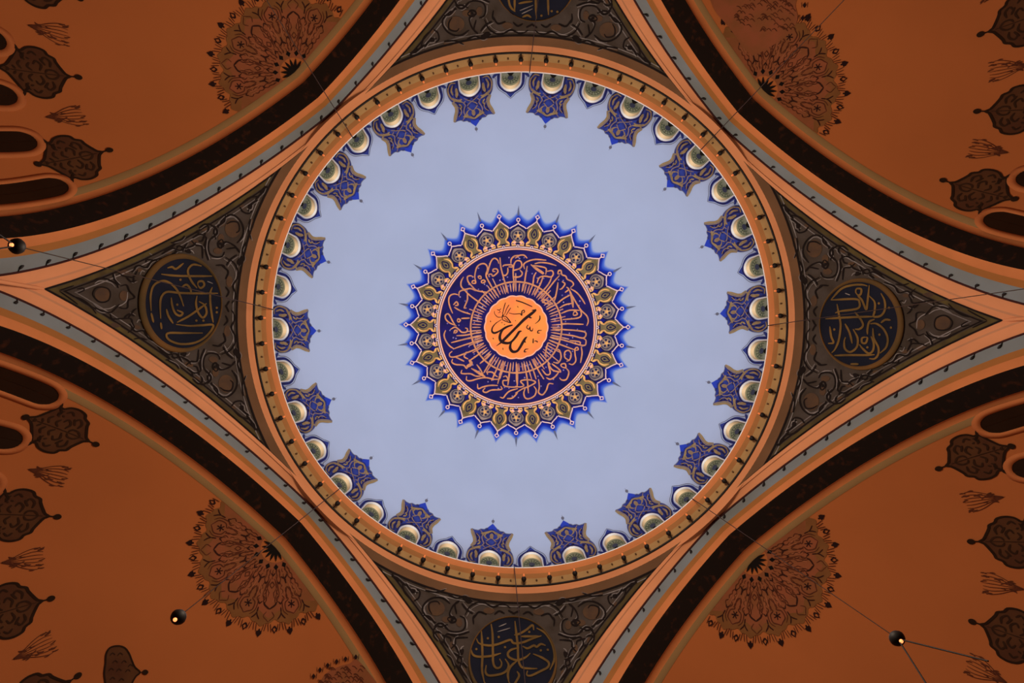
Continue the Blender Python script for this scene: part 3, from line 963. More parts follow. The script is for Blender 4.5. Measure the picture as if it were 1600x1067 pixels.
for i, d in enumerate(np.arange(-67.5, 68, 22.5)):
    X = lambda r0: scx(.045, r0, d)
    if i % 2 == 0:     # star flowers
        fl = MB()
        for t in range(6):
            an = t * PI / 3 + .3
            ribbon(fl, [(0, 0), (5.6 * math.cos(an), 5.6 * math.sin(an))], 2.5, scx(.05, 85, d), taper=.6, smooth=False)
        fl.build('star_flower', M['ink'], ros)
        pair(mb, [(-26, 0), (-14, 5), (-8, 3), (-4, 9), (6, 10), (11, 4), (14, 0)], 1.7, X(85))
        pair(mb, [(-12, 11), (-4, 13.5), (6, 14), (13, 9)], 1.5, X(85))
        for y in (-9, -5, 5, 9): ribbon(mp, [(-10, y * .7), (0, y), (9, y * 1.15)], 1.3, X(62))
        bud(lambda mk: (pair(mk, [(-5, 5), (0, 0), (3, -.5)], 2.4, X(48)), ribbon(mk, [(0, 0), (7, 0)], 2.2, X(48))))
        pair(mb, [(-8, 2), (-3, 4.5), (4, 3.5), (8, 6)], 1.5, X(68))
    else:              # lozenges under a chevron
        ribbon(mb, [(-4.5, 0), (0, 3.6), (4.5, 0), (0, -3.6), (-4.5, 0)], 1.9, X(54), smooth=False, taper=1)
        ch = MB(); pair(ch, [(-7, 10), (-2, 7.5), (3.5, 0)], 2.4, scx(.05, 84, d)); ch.build('chevron', M['ros_bud'], ros)
        for y in (7.5, 12): pair(mb, [(-14, y * .55), (-4, y * .8), (6, y), (14, y * .8)], 1.5, X(62))
        pair(mb, [(-13, 2.5), (-6, 6), (2, 6), (8, 3)], 1.5, X(58))
        pair(mb, [(-10, 3), (-2, 5.5), (6, 8)], 1.4, X(74))
        for y in (-4, 4): ribbon(mp, [(-12, y), (0, y * 1.6), (14, y)], 1.3, X(64))
        bud(lambda mk: pair(mk, [(-4, 3), (0, 0), (1, 0)], 2.1, X(41)))
        pair(mb, [(-6, 4), (0, 8), (5, 3), (8, 0)], 1.4, X(97))
for d in np.arange(-78.75, 79, 22.5):
    X = scx(.045, 94, d)
    bud(lambda mk: (pair(mk, [(8, 6), (3, 1.5), (-1, 0)], 2.0, X), ribbon(mk, [(-1, 0), (-8, 0)], 2.0, X)))
    for r0, y in ((74, 5), (64, 4), (56, 3), (46, 2.6), (37, 2.2)):
        pair(mb, [(-4.5, y * .5), (0, y * 1.2), (4.5, y * .6)], 1.5, scx(.045, r0, d))
    pair(mp, [(-6, 1.5), (6, 2.2)], 1.2, scx(.045, 68, d)); bud(lambda mk: pair(mk, [(-2.5, 2), (1.5, 0)], 2.1, scx(.045, 52, d)))
    bud(lambda mk: pair(mk, [(-2, 2.5), (2, 0)], 1.8, scx(.045, 80, d)))
for d in np.arange(-82, 83, 7.5):
    for r0 in (35, 43):
        ribbon(mb, [(-3, -.8), (0, .9), (3, -.6)], 1.1, scx(.044, r0, d))
mb.build('scrollwork_pattern', M['ros_line'], ros); mp.build('pale_line_pattern', M['ros_pale'], ros)
for i, (k, a) in enumerate(ARCH.items()):
    o = ros if i == 0 else copy_tree(ros)
    o.rotation_euler = (0, 0, a)
    tag(o, 'brown painted half rosette with black star at the crown of the %s half dome' % k.replace('_', ' '), 'rosette', 'painted rosettes at the half-dome crowns')

# second, cropped rosettes that show at the frame's edge
for k, fill, marks in (('lower_left', [(562, 1034), (545, 1037), (528, 1042), (512, 1050), (502, 1062), (496, 1082), (520, 1100), (600, 1096)],
                        [(512, 1039), (540, 1029), (490, 1056), (556, 1026), (500, 1046), (526, 1033)]),
                       ('upper_right', [(1113, 8), (1140, 44), (1172, 84), (1205, 72), (1234, 52), (1246, 30), (1243, 8), (1248, -12), (1240, -45), (1110, -45)],
                        [(1257, 8), (1258, -14), (1254, 28), (1262, 30)])):
    a = ARCH[k]
    r2 = empty('painted_rosette', rz=a)
    fn = lambda off, a=a: (lambda p: on_semi(a, p, off))
    mb = MB(); blob(mb, fill, fn(.05), rings=4); mb.build('field', M['ros_fill'], r2)
    for x, y in marks:
        mb = MB(); blob(mb, [(x - 3, y), (x, y - 4), (x + 3, y), (x + 1, y + 4), (x - 1, y + 4)], fn(.06), rings=1, smooth=False)
        for e in (-5, 5): ribbon(mb, [(x + e, y - 4), (x + e * .8, y + 4)], 1.2, fn(.06), smooth=False)
        mb.build('spade', M['ink'], r2)
    mb = MB()
    cx = np.mean([q[0] for q in fill]); cy = np.mean([q[1] for q in fill])
    wx, wy = (46, 30) if k == 'upper_right' else (34, 24)
    for _ in range(90):
        x = cx + rng.uniform(-wx, wx); y = cy + rng.uniform(-wy, wy)
        if k == 'upper_right' and (x - 1113) * .9 < y - 8 + 6: continue
        if k == 'lower_left' and (y < 1042 or x + y < 1552): continue
        t_ = rng.uniform(-1, 1)
        ribbon(mb, [(x - 4, y + 3 * t_), (x - .5, y - 2), (x + 4, y + 2.5)], 1.5, fn(.06))
    mb.build('scrollwork_pattern', M['ros_line'], r2)
    tag(r2, {'lower_left': 'cropped second brown rosette at the bottom edge of the lower left half dome', 'upper_right': 'cropped second brown rosette at the top edge of the upper right half dome'}[k], 'rosette')


# painted medallions, sprigs and windows low on the half domes
def sp(off, psi0):
    """(height, sideways metres) on the half dome at bearing psi0"""
    def fn(p):
        p = np.asarray(p, float)
        return semi_pt(psi0 + p[:, 1] / rho_of(p[:, 0]), p[:, 0], off)
    return fn


half_o = [(38.68, 0), (38.55, .1), (38.42, .36), (38.3, .64), (38.25, .82), (38.06, .95), (37.96, 1.14), (37.68, 1.24), (37.4, 1.18), (37.22, 1.0), (37.06, 1.0), (36.94, .74), (36.8, .46), (36.64, .2), (36.4, 0)]
outl = half_o + mirror(half_o[1:-1])[::-1]
def make_medallion(dz=0.0):
    md = empty('painted_medallion')
    sq = lambda off: (lambda p: sp(off, 0)(np.asarray(p, float) + np.array([dz, 0])))
    mb = MB(); blob(mb, outl, sq(.02), c=(37.6, 0), rings=6, step=.08); mb.build('field', M['pal_fill'], md)
    mb = MB(); ribbon(mb, outl + [outl[0]], .10, sq(.04), step=.06, taper=1)
    blob(mb, ell(38.92, 0, .12, .14, 14), sq(.05), rings=1, step=.03)
    ribbon(mb, [(38.6, 0), (38.9, 0)], .07, sq(.045), step=.05)
    for sg in (1, -1):
        ribbon(mb, [(37.1, sg * .97), (37.0, sg * 1.2), (36.7, sg * 1.45)], .11, sq(.045), step=.06, taper=1)
        ribbon(mb, [(37.1, sg * .97), (37.25, sg * .8), (37.2, sg * .6)], .09, sq(.045), step=.06)
    blob(mb, ell(36.3, 0, .13, .16, 12), sq(.05), rings=1, step=.03)
    mb.build('outline', M['pal_line'], md)
    mb = MB()
    for q in ([(38.35, .02), (38.2, .2), (38.0, .2), (37.92, .05)], [(38.1, .35), (38.12, .62), (37.95, .8), (37.85, .62)], [(37.75, .12), (37.82, .4), (37.66, .58), (37.56, .4)], [(37.7, .85), (37.55, 1.0), (37.42, .86)],
              [(37.5, .08), (37.36, .26), (37.44, .46)], [(37.3, .55), (37.2, .75), (37.32, .9)], [(37.15, .1), (37.05, .32), (37.14, .5)], [(36.95, .05), (36.86, .22)], [(37.95, .42), (37.8, .72)], [(37.45, .62), (37.36, .7)], [(36.72, .03), (36.6, .08)]):
        ribbon(mb, q, .085, sq(.04), step=.05); ribbon(mb, mirror(q), .085, sq(.04), step=.05)
    ribbon(mb, [(38.5, 0), (36.5, 0)], .04, sq(.039), step=.1)
    mb.build('scrollwork_pattern', M['pal_soft'], md)
    return md


md = make_medallion()
sg0 = empty('painted_sprig')
mb = MB()
ribbon(mb, [(37.45, 0), (38.75, 0)], .03, sp(.029, 0), step=.1)
for y0 in np.linspace(-.5, .5, 7):
    ribbon(mb, [(37.5, y0 * .05), (37.85, y0 * .35), (38.2, y0 * .8), (38.5, y0 * 1.02), (38.72, y0 * .9)], .035, sp(.03, 0), step=.05)
for _ in range(26):
    z = rng.uniform(37.75, 38.7); y = rng.uniform(-1, 1) * (.12 + .42 * min(1, (z - 37.7) / .6))
    t_ = rng.uniform(-.7, .7)
    ribbon(mb, [(z - .09, y - .08 * t_), (z, y + .03), (z + .09, y + .08 * t_)], .05, sp(.032, 0), step=.04)
ob = mb.build('stem', M['ros_line'], sg0)
sw0 = empty('window_half_dome')
# window: (height, half width)
wi = [(33.2, .54), (34.6, .54), (36.05, .54), (36.42, .47), (36.68, .28), (36.78, 0)]
wo = [(33.2, .80), (34.6, .80), (36.1, .80), (36.6, .70), (36.95, .43), (37.08, 0)]
full = lambda h: np.array(spline(np.array(h, float), .1).tolist() + [(a_, -b_) for a_, b_ in spline(np.array(h, float), .1)[::-1][1:]])


def resamp(P, n=60):
    d = np.r_[0, np.cumsum(np.linalg.norm(np.diff(P, axis=0), axis=1))]
    t = np.linspace(0, d[-1], n)
    return np.stack([np.interp(t, d, P[:, 0]), np.interp(t, d, P[:, 1])], -1)


WI, WO = resamp(full(wi)), resamp(full(wo))
mb = MB(); mb.grid(np.array([sp(.0, 0)(WO), sp(.04, 0)(WO), sp(.07, 0)(WI), sp(.03, 0)(WI)])); mb.build('surround', M['surround'], sw0)
mb = MB(); mb.grid(np.array([sp(.035, 0)(np.stack([WI[:, 0], WI[:, 1] * k], -1)) for k in (1, .5, .01)])); mb.build('pane', M['dark_pane'], sw0)
nwin = 37
firsts = dict(md=True, sg=True, sw=True)
for k, a in ARCH.items():
    left_end = {'upper_left': PI, 'upper_right': 0, 'lower_right': PI, 'lower_left': 0}[k]   # which end lies near the left / right pendentive
    nm = k.replace('_', ' ')
    vside = {'upper_left': 'left', 'lower_left': 'left', 'upper_right': 'right', 'lower_right': 'right'}[k]
    for j in range(5):
        d = R_(8.0 + 23.5 * j)
        ps = d if left_end == 0 else PI - d
        if j == 4: continue
        o = md if firsts['md'] else copy_tree(md); firsts['md'] = False
        # bearing is a turn about the half dome's own vertical axis
        c, s = math.cos(a), math.sin(a)
        o.location = (0, 0, 0)
        turn = -ps
        # rotate about local point (ND, 0)
        o.rotation_euler = (0, 0, a + turn)
        o.location = (ND * c - (ND * math.cos(a + turn)), ND * s - (ND * math.sin(a + turn)), 0)
        tag(o, 'brown ogee medallion low on the %s half dome, %s from the %s pendentive' % (nm, ORD[j], vside), 'medallion', 'painted medallions low on the half domes')
    if k == 'lower_left':
        fn = lambda off: (lambda p: on_semi(a, p, off))
        o = empty('painted_medallion', rz=a)
        ol = [(219, 1050), (211, 1042), (206, 1031), (202, 1021), (195, 1012), (184, 1009), (172, 1012), (166, 1022), (165, 1036), (163, 1052), (165, 1068), (167, 1082), (174, 1090), (186, 1092), (197, 1086), (204, 1074), (208, 1064), (213, 1056)]
        mb = MB(); blob(mb, ol, fn(.03), rings=5); mb.build('field', M['pal_fill'], o)
        mb = MB(); ribbon(mb, ol + ol[:1], 2.6, fn(.05), taper=1); blob(mb, ell(227, 1050, 5, 4, 12), fn(.06), rings=1); ribbon(mb, [(217, 1050), (227, 1050)], 2, fn(.05), smooth=False)
        mb.build('outline', M['pal_line'], o)
        mb = MB()
        for x, y in ((176, 1022), (188, 1022), (180, 1034), (194, 1034), (174, 1046), (186, 1047), (200, 1048), (176, 1060), (190, 1062), (204, 1040)):
            ribbon(mb, [(x - 4, y + 2), (x, y - 2), (x + 4, y + 1)], 1.8, fn(.05))
        mb.build('scrollwork_pattern', M['pal_soft'], o)
        tag(o, 'brown ogee medallion cut by the bottom edge, under the hanging globe at lower left', 'medallion', 'painted medallions low on the half domes')
    for j in range(4):
        d = R_(19.9 + 23.3 * j)
        ps = d if left_end == 0 else PI - d
        if j == 3 and k not in ('lower_left',): continue
        o = sg0 if firsts['sg'] else copy_tree(sg0); firsts['sg'] = False
        o.rotation_euler = (0, 0, a - ps)
        o.location = (ND * math.cos(a) - ND * math.cos(a - ps), ND * math.sin(a) - ND * math.sin(a - ps), 0)
        tag(o, 'small painted sprig on the %s half dome, %s from the %s pendentive' % (nm, ORD[j], vside), 'ornament', 'painted sprigs on the half domes')
    for j, dg_ in enumerate((1.8, 13.9, 25.0, 37.5)):
        d = R_(dg_)
        ps = d if left_end == 0 else PI - d
        o = sw0 if firsts['sw'] else copy_tree(sw0); firsts['sw'] = False
        o.name = 'window_%d' % nwin; nwin += 1
        o.rotation_euler = (0, 0, a - ps)
        o.location = (ND * math.cos(a) - ND * math.cos(a - ps), ND * math.sin(a) - ND * math.sin(a - ps), 0)
        tag(o, 'dark arched window low in the %s half dome, %s from the %s pendentive' % (nm, ORD[j], vside), 'window', 'dark windows of the half domes', 'structure')

# ================================================================== CENTRAL MEDALLION
med = empty('ceiling_medallion', (0, 0, 0))
MO = R_(-89.4)                                  # bearing of one small lobe
CX, CY = 808.6, 510.6


def mp_(off):
    """(radius, degrees from the first small lobe)"""
    return lambda p: dome_polar(np.asarray(p)[:, 0], MO + np.radians(np.asarray(p)[:, 1]), off)


def mloc(off, r0, d0):
    a = R_(d0)

    def fn(p):
        p = np.asarray(p, float)
        x = (r0 + p[:, 0]) * math.cos(a) - p[:, 1] * math.sin(a)
        y = (r0 + p[:, 0]) * math.sin(a) + p[:, 1] * math.cos(a)
        return dome_polar(np.hypot(x, y), MO + np.arctan2(y, x), off)
    return fn


dgs = np.arange(0, 360, .5)
ph = ((dgs + 5) % 10) - 5
isbig = (np.round(dgs / 10).astype(int) % 2) == 1
peak = np.where(isbig, 185.5, 180.5)
hr = 168.5 + (peak - 168.5) * (1 - np.abs(ph) / 5) ** 1.7
mb = MB()
lv = [(0.0, 110), (0.0, None, -14), (.35, None, -8), (.7, None, -3), (1.0, None, 1.5)]
rows, at = [], []
for l in lv:
    r = np.full(len(dgs), 112.0) if l[1] else hr + l[2]
    rows.append(mp_(.02)(np.stack([r, dgs], -1))); at.append(np.full(len(dgs), l[0]))
rows.insert(1, mp_(.02)(np.stack([np.full(len(dgs), 140.0), dgs], -1))); at.insert(1, np.zeros(len(dgs)))
mb.grid(np.array(rows), closed=True, attr=np.array(at))
mb.build('blue_halo', M['halo'], med)
mb = MB()
for d in np.arange(0, 360, 20):
    blob(mb, [(-6, -1.6), (0, -1.5), (10, 0), (0, 1.5), (-6, 1.6)], mloc(.04, 180, d), rings=1, smooth=False)
mb.build('finial', M['m_spike'], med)

# lobes, each its own part
big_l = [(166, 0), (161.5, 1.5), (158, 3.0), (152.5, 4.3), (146, 4.7), (140, 4.0), (134, 2.6), (131, 3.6), (128.5, 5.2), (127, 3), (130, 0)]
small_l = [(157, 0), (153, 2.6), (149, 4.3), (143, 4.9), (137, 4.0), (132.5, 2.2), (130, 0)]


def lobe(outline, m, shift, name, c):
    mb = MB()
    o = outline + mirror(outline[1:-1])[::-1]
    blob(mb, o, lambda p: mp_(.05)(np.stack([np.asarray(p)[:, 0], np.asarray(p)[:, 1] + shift], -1)), c=c, rings=3, step=1.0)
    ob = mb.build(name, m, med)
    mb = MB()
    pr = np.array([((r + .6) * math.cos(R_(d * 1.06 + shift)), (r + .6) * math.sin(R_(d * 1.06 + shift))) for r, d in o + o[:1] if r > 128])
    ribbon(mb, pr, 2.0, lambda p: dome_polar(np.hypot(p[:, 0], p[:, 1]), MO + np.arctan2(p[:, 1], p[:, 0]), .07), taper=1)
    mb.build('dark_outline', M['navy_d'], ob)
    return ob


bl = lobe(big_l, M['m_olive'], 10, 'gold_lobe', (146, 0))
mb = MB(); X = mloc(.075, 147, 10)
ribbon(mb, [(-6, 0), (0, 4.2), (8, 0), (0, -4.2), (-6, 0)], 1.8, X, taper=1); blob(mb, ell(0, 0, 2.4, 1.5, 10), X, rings=1)
mb.build('eye', M['navy_d'], bl)
mb = MB()
for sg in (1, -1):
    q = [(-17, 9.5), (-14, 6), (-9, 5), (-6, 8), (2, 9), (9, 5)]
    ribbon(mb, q if sg > 0 else mirror(q), 2.2, X, taper=.4)
mb.build('highlight', M['m_gold'], bl)
mb = MB()
q = [(167.5, 10), (161, 7.8), (157.5, 6.2), (154.5, 5.2)]; q2 = [(167.5, 10), (161, 12.2), (157.5, 13.8), (154.5, 14.8)]
for qq in (q, q2):
    pr = np.array([(r * math.cos(R_(d)), r * math.sin(R_(d))) for r, d in qq])
    ribbon(mb, pr, 1.8, lambda p: dome_polar(np.hypot(p[:, 0], p[:, 1]), MO + np.arctan2(p[:, 1], p[:, 0]), .085), taper=1)
ribbon(mb, [(-7, 0), (-3, 0)], 1.6, mloc(.085, 174.5, 10), smooth=False, taper=1)
ribbon(mb, [(-3.2, 0), (0, 3.2), (3.2, 0), (0, -3.2), (-3.2, 0)], 1.9, mloc(.085, 174.5, 10), smooth=False, taper=1)
mb.build('white_outline', M['m_white'], bl)
sl = lobe(small_l, M['m_grey'], 0, 'grey_lobe', (143, 0))
mb = MB(); X = mloc(.075, 143, 0)
for t in range(5):
    an = t * 2 * PI / 5 + PI
    blob(mb, ell(5.0 * math.cos(an), 5.0 * math.sin(an), 1.7, 1.7, 8), X, rings=1)
ribbon(mb, np.vstack([ell(0, 0, 8.6, 9.2, 24), ell(0, 0, 8.6, 9.2, 24)[:1]]), 1.1, X, taper=1)
mb.build('flower', M['navy_d'], sl)
mb = MB(); blob(mb, ell(0, 0, 2.6, 2.6, 10), X, rings=1)
for t in range(5):
    an = t * 2 * PI / 5
    ribbon(mb, [(2.5 * math.cos(an), 2.5 * math.sin(an)), (6.5 * math.cos(an), 6.5 * math.sin(an))], 1.6, mloc(.08, 143, 0), smooth=False)
mb.build('flower_centre', M['m_gold'], sl)
mb = MB()
for sg in (1, -1):
    q = [(-9, 8), (-11, 5), (-10, 2.5)]
    ribbon(mb, q if sg > 0 else mirror(q), 4.5, mloc(.07, 143, 0), taper=.4)
mb.build('pink_petal', M['m_pink'], sl)
mb = MB()
for sg in (1, -1):
    pr = np.array([(r * math.cos(R_(d * sg)), r * math.sin(R_(d * sg))) for r, d in [(162, 0), (159, 1.6), (157, 3.2), (154.5, 4.8)]])
    ribbon(mb, pr, 1.7, lambda p: dome_polar(np.hypot(p[:, 0], p[:, 1]), MO + np.arctan2(p[:, 1], p[:, 0]), .085), taper=1)
ribbon(mb, [(-5.5, 0), (-2.5, 0)], 1.4, mloc(.085, 167.5, 0), smooth=False, taper=1)
ribbon(mb, np.vstack([ell(0, 0, 2.5, 2.5, 12), ell(0, 0, 2.5, 2.5, 12)[:1]]), 1.6, mloc(.085, 167.5, 0), taper=1)
mb.build('white_outline', M['m_white'], sl)
for k in range(1, 18):
    for src in (bl, sl):
        o = copy_tree(src, med); o.rotation_euler = (0, 0, R_(20 * k))


def mring(r0, r1, off, name, m, parent=med):
    mb = MB(); t = np.arange(0, 360, 1.5)
    mb.grid(np.array([mp_(off)(np.stack([np.full(len(t), r), t], -1)) for r in np.linspace(r0, r1, 3)]), closed=True)
    return mb.build(name, m, parent)


mring(120.5, 127.5, .06, 'umber_band', M['m_brown'])
mring(121.2, 123.2, .09, 'inner_white_line', M['m_pink'])
mring(124.3, 126.2, .09, 'outer_white_line', M['m_white'])
mb = MB()
for a0, a1 in ((1.3, 4.3), (5.7, 8.7)):
    t = np.linspace(a0, a1, 6)
    mb.grid(np.array([mp_(.09)(np.stack([np.full(6, r), t], -1)) for r in (127.6, 129.8)]))
X = mloc(.075, 133, 5)
for sg in (1, -1):
    q = [(-3, 1.5), (0, 3.5), (3, 8)]
    ribbon(mb, q if sg > 0 else mirror(q), 2.2, X, taper=.3)
gb = mb.build('gold_bar_pattern', M['m_gold'], med)
mb = MB(); blob(mb, ell(0, 0, 2.4, 2.4, 10), mloc(.11, 127, 0), rings=1); kn = mb.build('knot', M['m_white'], med)
mb = MB(); blob(mb, ell(0, 0, 1.1, 1.1, 8), mloc(.125, 127, 0), rings=1); mb.build('knot_eye', M['navy_d'], kn)
for k in range(1, 36):
    for src in (gb, kn):
        o = copy_tree(src, med); o.rotation_euler = (0, 0, R_(10 * k))

# inscription disc with its writing (traced stroke by stroke)
mb = MB(); t = np.arange(0, 360, 2.0)
mb.grid(np.array([mp_(.05)(np.stack([np.full(len(t), r), t], -1)) for r in np.linspace(.5, 121, 14)]), closed=True)
disc = mb.build('inscription_disc', M['navy'], med)
SCR = []
SCR += crop(680, 380, 8.208, [
    [(970, 260), (975, 205), (1010, 165), (1067, 150)], [(1067, 215), (1030, 235), (1005, 290), (1000, 400), (1010, 500), (1005, 610)], [(830, 180), (840, 300), (870, 420), (900, 530), (915, 630)],
    [(665, 400), (690, 300), (720, 220), (760, 190), (800, 215), (815, 260)], [(520, 490), (505, 420), (530, 310), (580, 265), (640, 265), (670, 320), (650, 410), (680, 480), (730, 570), (790, 670)],
    [(690, 425), (685, 400), (720, 395), (740, 420), (800, 370), (790, 330), (745, 330), (740, 360), (770, 360)], [(560, 450), (550, 425), (580, 420), (585, 450), (560, 450)],
    [(600, 510), (590, 485), (620, 470), (640, 490), (600, 510)], [(470, 510), (480, 480), (510, 480), (515, 510), (470, 510)], [(490, 430), (450, 415), (410, 430), (420, 490), (460, 540), (520, 600), (600, 620), (660, 625)],
    [(360, 430), (330, 490), (330, 550), (370, 590), (450, 580), (520, 610)], [(300, 680), (310, 620), (370, 600), (410, 640), (470, 690), (540, 740), (620, 790)], [(410, 640), (410, 720), (380, 800), (370, 830), (400, 830)],
    [(220, 900), (180, 800), (170, 720), (190, 670), (240, 650), (290, 660)], [(240, 820), (330, 870), (450, 910)], [(230, 790), (270, 750), (290, 790), (250, 800)],
    [(270, 1060), (180, 1020), (130, 970), (130, 920), (170, 910), (220, 1000), (260, 1060)], [(440, 960), (330, 965)], [(870, 300), (880, 280), (980, 275), (990, 300), (940, 300)],
    [(930, 310), (930, 370), (900, 410), (860, 400)], [(1067, 330), (990, 350)], [(1067, 430), (1000, 430)], [(280, 1000), (290, 970), (320, 985), (300, 1010), (280, 1000)]])
SCR += crop(805, 380, 8.208, [
    [(0, 190), (50, 155), (110, 150), (155, 190)], [(0, 340), (60, 320), (85, 280), (70, 230), (30, 220), (0, 230)], [(0, 440), (70, 420), (90, 380), (60, 340)], [(120, 330), (110, 270), (160, 230), (260, 205), (400, 215)],
    [(250, 260), (330, 245), (430, 255), (530, 285)], [(200, 270, 18), (280, 330, 34), (360, 385, 30), (290, 355, 12)], [(230, 280), (380, 310), (400, 350), (390, 400)], [(155, 290), (135, 400), (120, 500), (95, 610)],
    [(270, 370), (240, 430), (225, 530), (180, 640)], [(400, 360), (470, 350), (490, 390), (460, 430), (380, 420), (310, 440), (280, 510)], [(470, 430), (430, 520), (330, 640), (280, 690)], [(360, 420), (320, 530), (240, 660)],
    [(580, 390), (550, 390), (560, 350), (590, 350), (600, 400), (650, 420), (670, 460), (730, 490), (750, 530), (710, 570)], [(570, 410), (500, 490), (430, 580), (330, 710)], [(600, 490), (640, 520), (600, 580), (570, 590)],
    [(550, 500), (540, 580), (520, 680), (500, 750)], [(700, 600, 20), (730, 700, 34), (745, 825, 22)], [(700, 610), (760, 720), (840, 850), (920, 930), (940, 1000), (920, 1060)], [(530, 780), (620, 710), (710, 660)],
    [(710, 580), (790, 630), (850, 700), (900, 780)], [(570, 830), (640, 790), (730, 770)], [(590, 900), (700, 860), (830, 860)], [(745, 910), (770, 870), (800, 910), (760, 925), (745, 910)], [(840, 860), (850, 920), (800, 960), (610, 980)],
    [(590, 1030), (730, 1035), (880, 1040)], [(480, 770), (420, 740), (370, 720), (350, 750), (420, 775), (490, 780)], [(400, 850), (480, 800)], [(640, 630), (690, 590), (660, 560)]])
SCR += crop(680, 510, 8.208, [
    [(190, 40), (250, 10), (300, 40), (340, 75), (400, 70), (410, 30), (380, 20)], [(235, 90), (250, 50), (280, 60), (250, 90)], [(270, 120), (400, 110), (590, 70)], [(200, 210), (400, 160), (590, 130)], [(230, 290), (400, 230), (600, 170)],
    [(130, 50), (110, 110), (130, 180), (180, 250), (240, 290)], [(215, 320), (180, 350), (190, 390), (260, 390), (400, 340), (520, 290), (620, 220)], [(220, 420), (210, 460), (260, 490), (360, 500), (400, 540), (420, 490)], [(250, 390), (370, 450)],
    [(420, 420), (370, 390), (390, 340), (430, 330)], [(430, 430, 30), (460, 480, 40), (400, 520, 40)], [(340, 560), (330, 600), (370, 610), (450, 610), (520, 640), (580, 640)], [(400, 640), (400, 690), (450, 700), (560, 670), (650, 660), (750, 680), (820, 680)],
    [(460, 540, 16), (560, 600, 34), (640, 650, 26)], [(530, 490), (580, 560), (620, 640)], [(440, 440), (540, 370), (640, 290)], [(570, 480), (640, 420), (700, 350)], [(620, 600), (680, 500), (750, 390)], [(670, 620), (670, 590), (730, 590), (770, 630), (800, 650)],
    [(720, 700), (780, 570), (830, 440)], [(540, 740), (550, 800), (610, 780), (700, 760), (800, 760)], [(640, 790), (610, 830), (650, 850), (720, 820), (850, 810), (840, 770)], [(800, 740), (840, 580), (880, 450)],
    [(870, 650), (910, 640), (930, 690), (870, 700), (880, 760), (960, 780), (1060, 780)], [(930, 760), (950, 620), (970, 480)], [(830, 910), (870, 920), (910, 870), (960, 830), (1060, 800)], [(920, 930), (990, 920), (1060, 850)], [(1050, 780), (1055, 640), (1050, 480)]])
SCR += crop(805, 510, 8.208, [
    [(0, 770), (60, 780), (110, 760), (70, 710), (110, 690), (200, 690), (260, 720), (180, 770), (100, 800), (0, 860)], [(20, 730), (20, 600), (20, 480)], [(170, 860), (150, 650), (110, 480)], [(130, 790), (110, 860), (130, 920), (180, 930), (250, 890), (270, 820), (240, 770)],
    [(300, 680), (310, 780), (300, 850), (350, 880), (400, 820), (430, 740), (490, 740)], [(270, 680), (230, 560), (190, 470)], [(370, 680), (300, 570), (230, 420)], [(340, 550), (400, 620), (450, 600), (420, 480)], [(420, 470), (480, 560), (590, 590)],
    [(400, 660), (450, 680), (510, 650), (560, 590)], [(470, 480), (550, 540), (590, 580)], [(600, 520), (590, 490), (640, 480), (650, 530), (600, 520)], [(650, 530), (690, 590), (660, 680), (600, 690), (570, 660)], [(490, 460), (550, 470), (590, 400), (570, 310), (520, 290)],
    [(400, 400), (390, 350), (420, 220), (470, 230)], [(700, 440), (640, 400), (640, 330), (690, 310), (720, 360), (700, 430), (660, 450)], [(690, 480), (740, 490), (780, 440), (770, 360), (770, 290), (800, 270), (810, 300), (770, 310)], [(850, 260), (860, 350), (840, 470)],
    [(480, 30), (600, 40), (760, 50), (890, 70), (910, 110), (870, 150), (740, 120), (600, 100), (480, 80)], [(870, 150), (910, 180), (900, 240), (840, 240), (720, 205), (600, 170), (450, 135)], [(830, 240), (830, 200), (700, 180)], [(440, 180), (570, 230), (760, 300)]])
mb = MB()
for st in SCR: ribbon(mb, st, 2.25, lambda p: on_dome(p, .09), taper=.6, step=1.2)
mb.build('lettering', M['m_script'], disc)
fp = lambda off: (lambda p: on_dome(p, off))
CC = (806.5, 511.5)
mb = MB()
A = np.vstack([ell(*CC, 71.5, 71.5, 120), ell(*CC, 71.5, 71.5, 120)[:1]])
ribbon(mb, A, 2.6, fp(.10), smooth=False, taper=1)
nr = len(mb.f); md_ = MB()
for i in range(84):
    an = 2 * PI * i / 84 + rng.uniform(-.01, .01)
    r1 = 69 + (rng.choice([0, 10, 16]) if i % 2 else 0)
    r0 = 55 + rng.uniform(-1, 1.5)
    c, s = math.cos(an), math.sin(an)
    ribbon(mb, [(CC[0] + r0 * c, CC[1] + r0 * s, .7), (CC[0] + (r0 + 6) * c, CC[1] + (r0 + 6) * s, 2.0), (CC[0] + r1 * c, CC[1] + r1 * s, 1.5)], 1.6, fp(.085), taper=1)
    an += PI / 84
    rr_ = rng.choice([62, 66, 78, 84, 90, 96, 104, 110])
    blob(md_, ell(CC[0] + rr_ * math.cos(an), CC[1] + rr_ * math.sin(an), 1.2, 1.2, 8), fp(.08), rings=1)
    if i % 3 == 0:
        rr_ = rng.choice([80, 88, 100, 108])
        blob(md_, ell(CC[0] + rr_ * math.cos(an + .02), CC[1] + rr_ * math.sin(an + .02), 1.3, 1.3, 8), fp(.08), rings=1)
nf = len(mb.f); mb.add(np.vstack(md_.v), md_.f)
so = mb.build('stem_ring', M['m_tick'], disc); so.data.materials.append(M['m_dot']); so.data.materials.append(M['m_script'])
so.data.polygons.foreach_set('material_index', [2] * nr + [0] * (nf - nr) + [1] * (len(mb.f) - nf))

